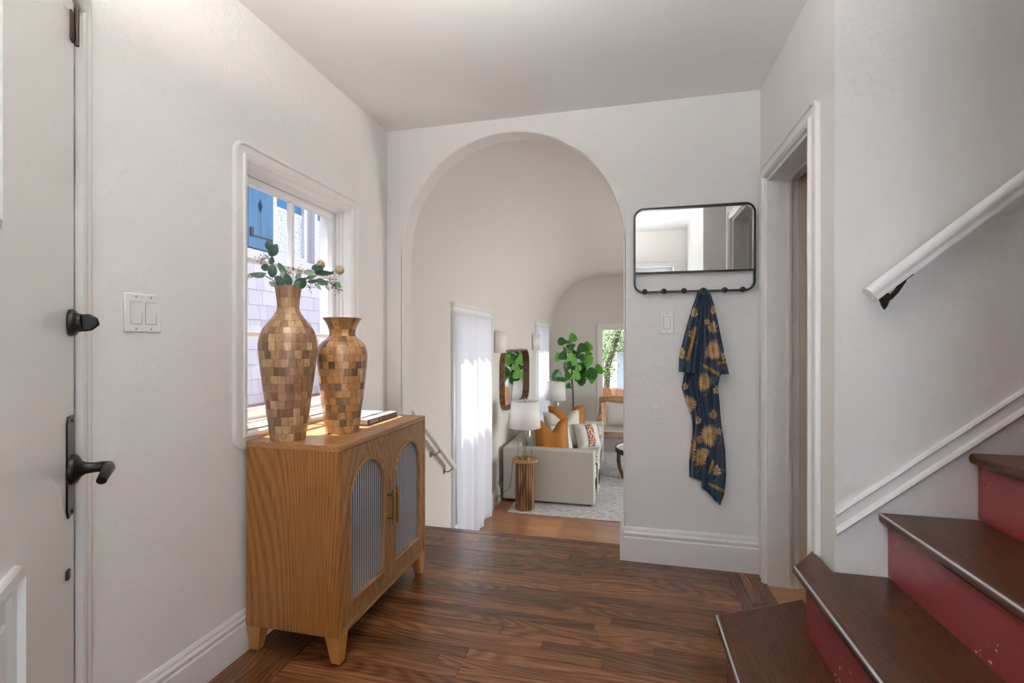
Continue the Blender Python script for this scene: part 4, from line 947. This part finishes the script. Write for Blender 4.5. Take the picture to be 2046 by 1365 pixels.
# ---- wall sconces
def sconce(u, label):
    c = at(u, 684, X=XL); zt_, zb_ = 1.335, 1.09
    o = thing('wall_sconce', (XL, c.y, zb_), label, 'sconce', 'half-round wall sconces')
    box('back_plate', 'white', (XL, XL+.012, c.y-.045, c.y+.045, zb_+.06, zt_-.06), o)
    arc = [(XL+.012+.10*math.sin(t), c.y-.105*math.cos(t)) for t in [PI*k/16 for k in range(17)]]
    mb = MB().rings([[(x, y_, z) for x, y_ in arc] for z in (zb_, zt_)], closed=False, cap=(False, False)); mb.build('shade', 'sconce', o, smooth=60, solid=.003)
    box('arm', 'white', (XL+.012, XL+.10, c.y-.01, c.y+.01, (zt_+zb_)/2-.01, (zt_+zb_)/2+.01), o)
sconce(992, 'half-round white wall sconce between the long curtain and the wooden mirror'); sconce(1065, 'half-round white wall sconce between the wooden mirror and the corner curtain')
# ---- wood-framed rounded mirror
om = thing('wall_mirror', (XL, 6.42, .40), 'rounded walnut-framed mirror on the wall above the sofa', 'mirror')
PW = Plane((XL+.001, 0, 0), (0, 1, 0), (0, 0, 1), (1, 0, 0))
my0, my1 = at(1001, 700, X=XL+.02).y, at(1056, 700, X=XL+.05).y; mz0, mz1 = .385, 1.115
mb = MB(); casing(mb, PW, my0, my1, mz0, mz1, .20, [(0, 0), (0, .062), (-.020, .062), (-.020, .01)], seg=10); mb.build('frame', 'mirror_wood', om, smooth=30)
mp = []
for (ca, cb, t0) in ((my1-.2, mz1-.2, 0), (my0+.2, mz1-.2, PI/2), (my0+.2, mz0+.2, PI), (my1-.2, mz0+.2, 1.5*PI)):
    for k in range(9): t = t0+k*PI/16; mp.append((XL+.010, ca+.185*math.cos(t), cb+.185*math.sin(t)))
MB().prism(mp, (.006, 0, 0)).build('mirror_glass', 'mirror', om)
# ---- rug
rug = MB().box(-1.27, 1.75, 5.06, 8.25, ZL, ZL+.010).build('rug', 'rug', bevel=.004, label='pale grey woven rug under the sofa and coffee table', cat='rug', origin=(.2, 6.6, ZL))
# ---- sofa
ZR = ZL+.010
SX0, SX1, SY0, SY1 = -1.41, -.35, 5.41, 7.60
sf = thing('sofa', ((SX0+SX1)/2, (SY0+SY1)/2, ZR), 'low light grey fabric sofa with square arms along the wall', 'sofa')
at_ = ZR+.625
box('arm', 'sofa', (SX0, SX1, SY0, SY0+.15, ZR+.02, at_), sf, bevel=.022, seg=3); box('arm', 'sofa', (SX0, SX1, SY1-.15, SY1, ZR+.02, at_), sf, bevel=.022, seg=3)
box('back', 'sofa', (SX0, SX0+.17, SY0+.15, SY1-.15, ZR+.02, at_), sf, bevel=.022, seg=3)
box('base', 'sofa', (SX0+.17, SX1-.01, SY0+.15, SY1-.15, ZR+.02, ZR+.26), sf, bevel=.012)
box('seat_cushion', 'sofa', (SX0+.17, SX1+.005, SY0+.152, SY1-.152, ZR+.262, ZR+.43), sf, bevel=.03, seg=4)
box('bolster', 'sofa', (SX0+.42, SX1-.02, SY1-.33, SY1-.155, ZR+.432, ZR+.585), sf, bevel=.05, seg=4)
for x in (SX0+.06, SX1-.06):
    for y_ in (SY0+.06, SY1-.06): box('foot', 'black', (x-.02, x+.02, y_-.02, y_+.02, ZR, ZR+.022), sf)
SZ = ZR+.432
def pillow(name, c, w_, h, t, yaw, lean, mat, label, chop=0.0, roll=0, parts=None, seedk=0):
    """square cushion: w wide, h tall, t thick, standing on c; yaw about z, lean backwards, chop dents the top edge"""
    o = thing(name, c, label, 'cushion'); N = 16
    Rm = Matrix.Rotation(yaw, 3, 'Z') @ Matrix.Rotation(lean, 3, 'X') @ Matrix.Rotation(roll, 3, 'Y'); C = Vector(c)
    def pt(i, j, sgn):
        a, b_ = i*2-1, j*2-1
        pin = 1-.07*(1-abs(a)**2)*0; ea = a*(1-.06*(1-b_*b_)); eb = b_*(1-.06*(1-a*a))
        th = (max(0, 1-a**4)*max(0, 1-b_**4))**.6*t/2
        z = (eb+1)/2*h
        if b_ > -.2: z -= chop*h*math.exp(-(a/.34)**2)*((b_+.2)/1.2)**1.5
        th *= 1+.25*chop*math.sin(a*5)
        return C+Rm@Vector((ea*w_/2, sgn*th, z))
    mb = MB(); mb.grid(lambda i, j: pt(i, j, 1), N, N); mb.grid(lambda i, j: pt(1-i, j, -1), N, N)
    mb.build('cover', mat, o, smooth=70)
    ed = [pt(k/N, 0, 1) for k in range(N)]+[pt(1, k/N, 1) for k in range(N)]+[pt(1-k/N, 1, 1) for k in range(N)]+[pt(0, 1-k/N, 1) for k in range(N)]
    MB().tube(ed, .004, 6, loop=True).build('piping', mat, o, smooth=60)
    if parts: parts(o, pt)
    return o
R_ = math.radians
ZP = SZ+.003
pillow('cushion', (-.875, 5.80, ZP), .44, .47, .17, R_(28), R_(-10), 'leather', 'tan leather cushion with a dented top against the sofa arm beside the pedestal table', .30)
pillow('cushion', (-.77, 6.11, ZP), .34, .36, .10, R_(58), R_(-16), 'linen', 'thin white cushion tucked behind the dented tan cushion', 0)
pillow('cushion', (-.80, 6.36, ZP), .54, .50, .18, R_(34), R_(-14), 'cream', 'large cream cushion with a dented top in the middle of the sofa', .26)
pillow('cushion', (-.79, 6.80, ZP), .56, .52, .16, R_(30), R_(-14), 'leather', 'tall tan leather cushion standing behind the cream cushion', .24)
pillow('cushion', (-1.10, 6.03, ZP), .36, .53, .16, R_(66), R_(-10), 'linen', 'white linen cushion leaning on the sofa back', -.06)
def redpatch(o, pt):
    MB().grid(lambda i, j: pt(.36+.30*i, .06+.86*j, -1)+Vector((.0, 0, 0))+(pt(.36+.30*i, .06+.86*j, -1)-pt(.36+.30*i, .06+.86*j, 1))*.04, 6, 14).build('stripe', 'redknit', o, smooth=70, solid=.004, label='dark red tufted stripe')
pillow('cushion', (-.475, 6.40, ZP), .36, .35, .17, R_(40), R_(-20), 'linen', 'small pale cushion with a dark red tufted stripe', 0, 0, redpatch)
# ---- throw over the sofa front
th = thing('throw', (-.34, 5.9, ZR+.1), 'cream and charcoal fringed throw hanging over the sofa front', 'throw blanket')
def thr(i, j):
    y_ = 5.66+.34*i+.02*math.sin(j*5); s_ = j*.62
    if s_ < .25: return (SX1-.25+s_+.012, y_, SZ+.006+.004*math.sin(i*20))
    return (SX1+.017+.006*math.sin(i*22), y_, SZ+.006-(s_-.25))
MB().grid(thr, 24, 26).build('cloth', 'throw', th, smooth=70, solid=.008)
MB().grid(lambda i, j: Vector(thr(.1+.8*i, .62+.2*j))+Vector((.010, 0, 0)), 16, 6).build('stripe', 'throw_dark', th, smooth=70, solid=.003)
# ---- fluted pedestal side table and glass lamp
pc = at(1048, 1016, Z=ZR); pc = Vector((-1.105, 5.215, ZR))
tb_ = thing('side_table', pc, 'round wooden pedestal table with a ribbed column beside the sofa', 'side table')
HT = .555
MB().lathe([(.092, .0), (.092, HT-.03)], 32, pc, cap=(True, True)).build('core', 'walnut', tb_, smooth=40)
proto = None
for k in range(22):
    if proto is None:
        proto = MB().lathe([(.0138, .004), (.0138, HT-.03)], 8, (.0, 0, 0)).build('slat', 'walnut', smooth=50); o = proto
    else: o = proto.copy(); COL.objects.link(o)
    t = 2*PI*k/22; o.location = pc+Vector((.092*math.cos(t), .092*math.sin(t), 0)); setparent(o, tb_)
MB().lathe([(.140, HT-.030), (.148, HT-.022), (.148, HT-.006), (.142, HT)], 40, pc).build('top', 'teak', tb_, smooth=35)
def table_lamp(c, label, kind):
    c = Vector(c); o = thing('table_lamp', c, label, 'lamp')
    MB().lathe([(.070, 0), (.070, .022), (.062, .026)], 32, c).build('base', 'brass', o, smooth=35)
    if kind == 0: pr = [(.083, .026), (.085, .034), (.085, .33), (.080, .345), (.03, .350)]
    else: pr = [(.075, .026), (.092, .05), (.094, .30), (.086, .335), (.055, .36), (.02, .368)]
    MB().lathe(pr, 36, c, cap=(False, False)).build('glass_body', 'lampglass', o, smooth=50)
    MB().tube([c+Vector((0, 0, .02)), c+Vector((0, 0, .66))], .006, 8).build('rod', 'brass', o, smooth=50)
    MB().lathe([(.175, .345), (.152, .640)], 40, c, cap=(False, False)).build('shade', 'shade', o, smooth=60, solid=.003)
    MB().lathe([(.004, .635), (.010, .66), (.006, .67), (.012, .68), (.003, .69)], 12, c).build('finial', 'brass', o, smooth=50)
    mb = MB()
    for k in range(3): t = k*2*PI/3; mb.tube([c+Vector((0, 0, .628)), c+Vector((.150*math.cos(t), .150*math.sin(t), .634))], .002, 5)
    mb.build('spider', 'brass', o); return o
l1 = table_lamp(pc+Vector((0, 0, HT+.001)), 'clear glass cylinder lamp with white shade on the wooden pedestal', 0)
q = pc+Vector((-.05, .06, HT+.012))
MB().tube([q, pc+Vector((-.155, .06, HT-.02)), pc+Vector((-.16, .05, .36)), pc+Vector((-.19, .06, .2)), pc+Vector((-.30, .06, .10)), (XL+.022, 5.28, ZR+.09)], .003, 6).build('cord', 'black', l1, smooth=60)
# second lamp stands on a small table at the far end of the sofa
c2 = Vector((at(1110, 760, Y=7.95).x, 7.95, ZL+.011))
st2 = thing('side_table', c2, 'round wooden side table at the sofa end by the fig tree', 'side table')
MB().lathe([(.10, 0), (.10, .52)], 24, c2).build('column', 'walnut', st2, smooth=40); MB().lathe([(.15, .52), (.15, .545)], 32, c2).build('top', 'teak', st2, smooth=40)
table_lamp(c2+Vector((0, 0, .546)), 'rounded clear glass lamp with white shade in front of the fig tree', 1)
# ---- outlet by the skirting
op = thing('outlet', (XL, 5.28, ZR+.27), 'white wall outlet near the floor behind the pedestal table', 'outlet')
MB().box(XL+.0005, XL+.006, 5.245, 5.315, ZR+.215, ZR+.33).build('plate', 'plastic', op, bevel=.002); box('plug', 'plastic', (XL+.006, XL+.03, 5.265, 5.295, ZR+.235, ZR+.265), op, bevel=.003)
# ---- coffee table
ct = thing('coffee_table', (.26, 6.70, ZR), 'round coffee table with dark rim and curved wooden legs', 'coffee table')
cc = Vector((.26, 6.70, ZR))
MB().lathe([(.395, .375), (.41, .38), (.41, .425), (.395, .425), (.395, .405), (.0, .405)], 56, cc, cap=(True, False)).build('top', 'linen', ct, smooth=30)
mb = MB(); mb.rings([[cc+Vector((r*math.cos(2*PI*k/56), r*math.sin(2*PI*k/56), z)) for r, z in ((.397, .37), (.416, .37), (.416, .432), (.397, .432))] for k in range(56)], loop=True); mb.build('rim', 'bracket', ct, smooth=30)
for k in range(4):
    t = PI/4+PI/4+k*PI/2+.0; d = Vector((math.cos(t), math.sin(t), 0)); nn = Vector((-d.y, d.x, 0))
    pr = [(.39, .37), (.395, .25), (.38, .14), (.33, .02), (.31, 0)]
    MB().rings([[cc+d*(r-e)+nn*s_*.045+Vector((0, 0, z)) for e, s_ in ((0, -1), (0, 1), (.05, 1), (.05, -1))] for r, z in pr]).build('leg', 'walnut', ct, smooth=40, bevel=.006)
# ---- wooden lounge chair in front of the far window
ac = thing('armchair', (-.12, 8.75, ZL), 'wooden lounge chair with open back in front of the garden window', 'chair')
hx = .36; ax_, ay_ = -.12, 8.75; zt_c = at(1225, 795, Y=ay_+.25).z
z_s = ZL+.33
for s_ in (-1, 1):
    x = ax_+s_*hx
    mb = MB(); mb.prism([(x-.018, ay_-.36, ZL), (x-.018, ay_-.31, ZL), (x-.018, ay_-.27, ZL+.53), (x-.018, ay_-.33, ZL+.53)], (.036, 0, 0)); mb.build('front_leg', 'teak', ac, bevel=.006)
    mb = MB(); mb.prism([(x-.018, ay_+.30, ZL), (x-.018, ay_+.35, ZL), (x-.018, ay_+.27, z_s), (x-.018, ay_+.33, zt_c), (x-.018, ay_+.28, zt_c), (x-.018, ay_+.21, z_s)], (.036, 0, 0)); mb.build('back_post', 'teak', ac, bevel=.006)
    MB().box(x-.035, x+.035, ay_-.38, ay_+.27, ZL+.53, ZL+.56).build('armrest', 'teak', ac, bevel=.012, seg=3)
    MB().box(x-.016, x+.016, ay_-.33, ay_+.27, ZL+.20, ZL+.25).build('side_rail', 'teak', ac, bevel=.005)
def crest(i, j):
    x = ax_-hx+2*hx*i; return Vector((x, ay_+.29+.05*math.sin(PI*i), zt_c-.10+.11*j))
MB().grid(crest, 14, 3).build('crest_rail', 'teak', ac, smooth=60, solid=.022)
MB().box(ax_-hx, ax_+hx, ay_-.36, ay_+.25, z_s-.07, z_s-.02).build('seat_frame', 'teak', ac, bevel=.012)
MB().box(ax_-hx+.03, ax_+hx-.03, ay_-.36, ay_+.22, z_s-.019, z_s+.02).build('seat_pad', 'cream', ac, bevel=.018, seg=3)
pillow('cushion', (ax_+.02, ay_+.06, z_s+.023), .56, .44, .16, 0, R_(-14), 'linen', 'white cushion on the wooden lounge chair', .03)
# ---- fiddle-leaf fig
fx = at(1145, 800, Y=8.9)
fg = thing('fig_tree', (fx.x, 8.9, ZL), 'tall fiddle-leaf fig with glossy green leaves in the living room corner', 'plant')
fo = Vector((fx.x, 8.9, ZL))
bsk = MB().lathe([(.13, 0), (.165, .10), (.17, .24), (.155, .33), (.145, .33), (.150, .24), (.12, .06)], 28, fo).build('basket', 'leather', fg, smooth=50)
for s_ in (-1, 1): MB().tube([fo+Vector((s_*.15, -.05, .31)), fo+Vector((s_*.185, -.04, .40)), fo+Vector((s_*.185, .04, .40)), fo+Vector((s_*.15, .05, .31))], .010, 8).build('handle', 'leather', bsk, smooth=60)
def fz(x, y_, d=0.0): return at(1090+x/7.583, 660+y_/7.583, Y=8.9-d)
MB().tube([fo+Vector((0, 0, .05)), fz(420, 1180), fz(415, 950), fz(400, 770), fz(395, 560), fz(400, 300), fz(390, 160)], [.022, .020, .018, .016, .013, .010, .006], 10).build('trunk', 'bark', fg, smooth=60)
for pth in ([(400, 880), (330, 850)], [(405, 760), (300, 740), (40, 700)], [(400, 640), (520, 680), (700, 650)], [(400, 500), (480, 430), (560, 300)], [(398, 470), (300, 440)]):
    MB().tube([fz(*p, .01) for p in pth], .007, 6).build('twig', 'bark', fg, smooth=60)
DK, BT = 'fig_dark', 'fig_bright'
figl = [(385,190,180,170,95,.05,DK),(340,200,460,75,105,.02,BT),(395,330,375,205,100,.06,DK),(410,350,330,265,90,.09,DK),(450,410,595,205,95,.06,DK),(560,330,690,210,120,.03,BT),(300,430,135,410,115,.02,BT),
        (335,450,225,345,115,.10,DK),(310,475,440,370,95,.12,BT),(390,510,470,440,105,.15,BT),(385,560,270,560,115,.05,DK),(440,625,535,530,95,.14,BT),(540,610,580,490,110,.08,DK),(520,440,715,495,135,.02,BT),
        (460,415,600,405,75,.08,DK),(600,400,675,320,95,-.03,BT),(420,700,285,690,115,.08,DK),(380,730,520,655,115,.16,BT),(440,740,605,800,110,.12,DK),(520,700,765,620,120,.08,DK),(700,650,860,560,115,.02,BT),
        (560,660,790,690,105,.04,DK),(620,710,750,760,95,.10,BT),(300,775,100,660,140,.12,DK),(385,880,318,815,75,.06,DK),(330,300,270,300,80,.08,BT),(430,480,330,520,110,-.05,DK),(470,560,600,640,110,-.04,DK),(360,420,420,290,100,-.03,DK),(480,640,450,520,110,.03,DK)]
rg = random.Random(5)
for (x0, y0, x1, y1, w_, d, mt) in figl:
    B, Tt = fz(x0, y0, d*.6), fz(x1, y1, d*1.2+rg.uniform(-.03, .06)); nrm = (Vector((0, 0, 1.5))-B).normalized()+Vector((rg.uniform(-.4, .4), 0, rg.uniform(-.1, .6)))
    leafmesh(B, Tt, w_/7.583*.0098*1.75, nrm, .12, .10, 7, 'fiddle').build('leaf', mt, fg, smooth=60)

# ================================================================== OUTDOORS
box('ground', 'ground', (-30, 30, -30, 60, -1.2, -1.0), kind='structure')
# ---- neighbouring shingled house
NX = -3.5
nb = thing('neighbor_house', (NX, 5, -1), 'pale lavender shingled house outside the hall window', 'house')
MB().box(NX-.25, NX-.02, -2, 13, -1, 4.3).build('wall', 'shingle_gap', nb)
MB().prism([(NX+.18, -2.2, 4.25), (NX-3.5, -2.2, 6.2), (NX-3.5, -2.2, 6.35), (NX+.18, -2.2, 4.38)], (0, 15.4, 0)).build('roof', 'roof', nb)
def npt(u, v): return at(u, v, X=NX)
# shingle courses below the windows and between them
ws = npt(500, 516).z                               # top of the shingled field (underside of the sill board)
rg = random.Random(11); z = ws-.001; H = .145; cnt = 0; protos = {}
while z > .1:
    y_ = 3.15+rg.uniform(-.1, 0)
    while y_ < 6.1:
        w_ = rg.choice([.10, .125, .15, .18, .21]); key = round(w_, 3)
        if key not in protos:
            m_ = MB().prism([(0, .0016, -H), (.022, .0016, -H), (.010, .0016, 0), (0, .0016, 0)], (0, w_-.0032, 0)); o = m_.build('shingle', 'shingle'); protos[key] = o
        else: o = protos[key].copy(); COL.objects.link(o)
        o.location = (NX-.02, y_, z-rg.uniform(0, .003)); setparent(o, nb); y_ += w_
    z -= H
yl = npt(490, 430).y
z = npt(490, 363).z+.6
while z > ws+.05:                                   # courses left of the shutter
    y_ = 3.15
    while y_ < yl-.02:
        w_ = min(.16, yl-y_-.005); o = MB().prism([(NX-.02, y_, z-H), (NX+.002, y_, z-H), (NX-.01, y_, z), (NX-.02, y_, z)], (0, w_-.003, 0)).build('shingle', 'shingle', nb); y_ += w_
    z -= H
MB().box(NX-.02, NX+.05, 3.1, 6.6, ws, ws+.085).build('sill_board', 'house_white', nb, bevel=.006)
# blue shutter with a diamond cut-out and iron hardware
sh0, sh1 = npt(490.5, 430).y, npt(539, 430).y; shz0 = ws+.10; shz1 = shz0+1.25
dz_ = npt(514, 413).z; dy_ = npt(514, 413).y
shm = MB()
PSH = Plane((NX+.035, 0, 0), (0, 1, 0), (0, 0, 1), (1, 0, 0))
dh, dw = .075, .032; dia = [(dy_, dz_-dh), (dy_+dw, dz_), (dy_, dz_+dh), (dy_-dw, dz_)]
outer = [(dy_, shz0), (sh1, shz0), (sh1, dz_), (sh1, shz1), (dy_, shz1), (sh0, shz1), (sh0, dz_), (sh0, shz0)]
for nn in (0, -.03):
    V = [PSH.p(a, b_, nn) for a, b_ in outer+dia]
    shm.add(V, [(0,1,2,9,8), (2,3,4,10,9), (4,5,6,11,10), (6,7,0,8,11)])
for ring in (outer, dia):
    for k in range(len(ring)): a, b_ = ring[k], ring[(k+1) % len(ring)]; shm.add([PSH.p(*a), PSH.p(*b_), PSH.p(*b_, -.03), PSH.p(*a, -.03)], [(0,1,2,3)])
shu = shm.build('shutter', 'shutter', nb)
zb2 = npt(500, 470).z
MB().box(NX+.036, NX+.046, sh0+.02, sh1-.01, zb2-.012, zb2+.003).build('hinge_bar', 'iron', shu); MB().box(NX+.036, NX+.048, sh0+.015, sh0+.05, zb2-.02, zb2+.07).build('hinge', 'iron', shu)
MB().box(NX+.035, NX+.0365, dy_-.002, dy_+.002, zb2, dz_-dh).build('groove', 'iron', shu)
# windows with blue upper panes and lace half-curtains
def nwin(u0, u1, vs_, label=None):
    a, b_ = npt(u0, 450).y, npt(u1, 450).y; zt0 = ws+.12; top = zt0+1.25; zs_ = npt((u0+u1)/2, vs_).z
    wn = MB(); wall(wn, Plane((NX+.03, 0, 0), (0, 1, 0), (0, 0, 1), (1, 0, 0)), a-.05, b_+.05, ws+.085, top+.06, [(a, b_, zt0, top)], .05); f_ = wn.build('window', 'house_white', nb)
    MB().box(NX-.015, NX-.010, a, b_, zs_+.02, top).build('pane', 'bluepane', f_); MB().box(NX-.015, NX+.004, a, b_, zs_-.02, zs_+.02).build('meeting_rail', 'house_white', f_)
    def lc(i, j): return (NX-.006+.004*math.sin(i*26), a+(b_-a)*i, zt0+(zs_-.02-zt0)*j)
    MB().grid(lc, 40, 4).build('lace_curtain', 'lace', f_, smooth=60)
nwin(548, 603, 425); nwin(630, 668, 450)
MB().box(NX-.02, NX+.02, npt(668, 450).y+.06, 8, ws+.09, 4.2).build('wall_board', 'house_white', nb)
MB().box(NX-.02, NX+.02, npt(541, 450).y-.0, npt(545, 450).y, ws+.09, 4.2).build('wall_board', 'house_white', nb)
# low brick edging seen under the window
bw = thing('brick_edging', (NX+.35, 4.6, -1), 'low red brick edging along the foot of the lavender house', 'edging')
zb_e = at(500, 815, X=NX+.5).z
MB().box(NX+.3, NX+.5, 3.0, 7.0, -1, zb_e-.07).build('wall', 'brick', bw)
pr_ = None
for k in range(18):
    if pr_ is None: pr_ = MB().box(0, .2, 0, .20, 0, .065).build('brick', 'brick', bevel=.004); o = pr_
    else: o = pr_.copy(); COL.objects.link(o)
    o.location = (NX+.3, 3.1+k*.21, zb_e-.068+random.uniform(-.003, .003)); setparent(o, bw)
# ---- garden beyond the far window
fe = thing('reed_fence', (.4, 12.6, -1), 'orange-brown reed fence outside the garden window', 'fence')
zf = at(1225, 776, Y=12.6).z; mb = MB()
for k in range(180):
    x = -1.4+k*.022; mb.box(x, x+.019, 12.59+random.uniform(0, .02), 12.62, -1, zf+random.uniform(-.03, .03))
mb.build('reeds', 'reed', fe, kind='stuff'); box('rail', 'walnut', (-1.4, 2.6, 12.63, 12.67, zf-.25, zf-.19), fe)
hs = thing('garden_house', (1.0, 18, -1), 'blue-grey boarded house beyond the garden fence', 'house')
box('wall', 'bluegray', (-.35, 6, 18, 18.3, -1, at(1225, 700, Y=18).z), hs)
MB().prism([(-.5, 17.8, at(1225, 703, Y=18).z), (6.2, 17.8, at(1225, 703, Y=18).z), (6.2, 20, 3.2), (-.5, 20, 3.2)], (0, 0, .1)).build('roof', 'roof', hs)
hw_ = box('window', 'house_white', (.42, 1.3, 17.95, 18, .2, 1.0), hs); box('pane', 'bluepane', (.48, 1.24, 17.94, 17.95, .26, .94), hw_)
for x in (-.1, .15, .4): box('batten', 'bluegray', (x, x+.03, 17.98, 18, -1, .9), hs)
tr = thing('garden_tree', (-.6, 14.2, -1), 'leafy green tree outside the garden window', 'tree')
MB().tube([(-.6, 14.2, -1), (-.55, 14.2, .5), (-.2, 14.1, 1.6), (.2, 14.1, 2.4)], [.10, .09, .07, .03], 10).build('trunk', 'bark', tr, smooth=60)
mb = MB(); rg = random.Random(21)
cl = [at(u, v, Y=14.0+rg.uniform(-.4, .4)) for u, v in ((1210, 662), (1222, 668), (1236, 664), (1250, 662), (1262, 668), (1214, 682), (1228, 684), (1242, 688), (1255, 690), (1206, 698), (1218, 700), (1206, 716), (1212, 726), (1206, 736), (1218, 738), (1208, 750), (1200, 680), (1196, 710), (1240, 645), (1260, 640), (1220, 645), (1200, 650), (1275, 650), (1280, 670), (1300, 655))]
for c in cl:
    for k in range(120):
        p = c+Vector((rg.gauss(0, .13), rg.gauss(0, .2), rg.gauss(0, .12))); a = Vector((rg.gauss(0, 1), rg.gauss(0, 1), rg.gauss(-.4, .7))).normalized(); s_ = a.orthogonal().normalized(); L = rg.uniform(.05, .09)
        mb.add([p, p+a*L*.5+s_*L*.22, p+a*L, p+a*L*.5-s_*L*.22], [(0,1,2,3)])
mb.build('foliage', 'foliage', tr, kind='stuff', merge=False)
bu = thing('garden_shrub', (-.3, 12.9, -1), 'pale dry grass tufts rising above the reed fence', 'grass'); mb = MB()
for k in range(260):
    x = rg.uniform(-1.0, 1.2); h = zf+rg.uniform(.05, .28); p = Vector((x, 12.9+rg.uniform(-.1, .1), -1)); mb.add([p, p+Vector((.012, 0, 0)), Vector((x+rg.uniform(-.1, .1), p.y, h))], [(0,1,2)])
mb.build('blades', 'throw', bu, kind='stuff', merge=False)
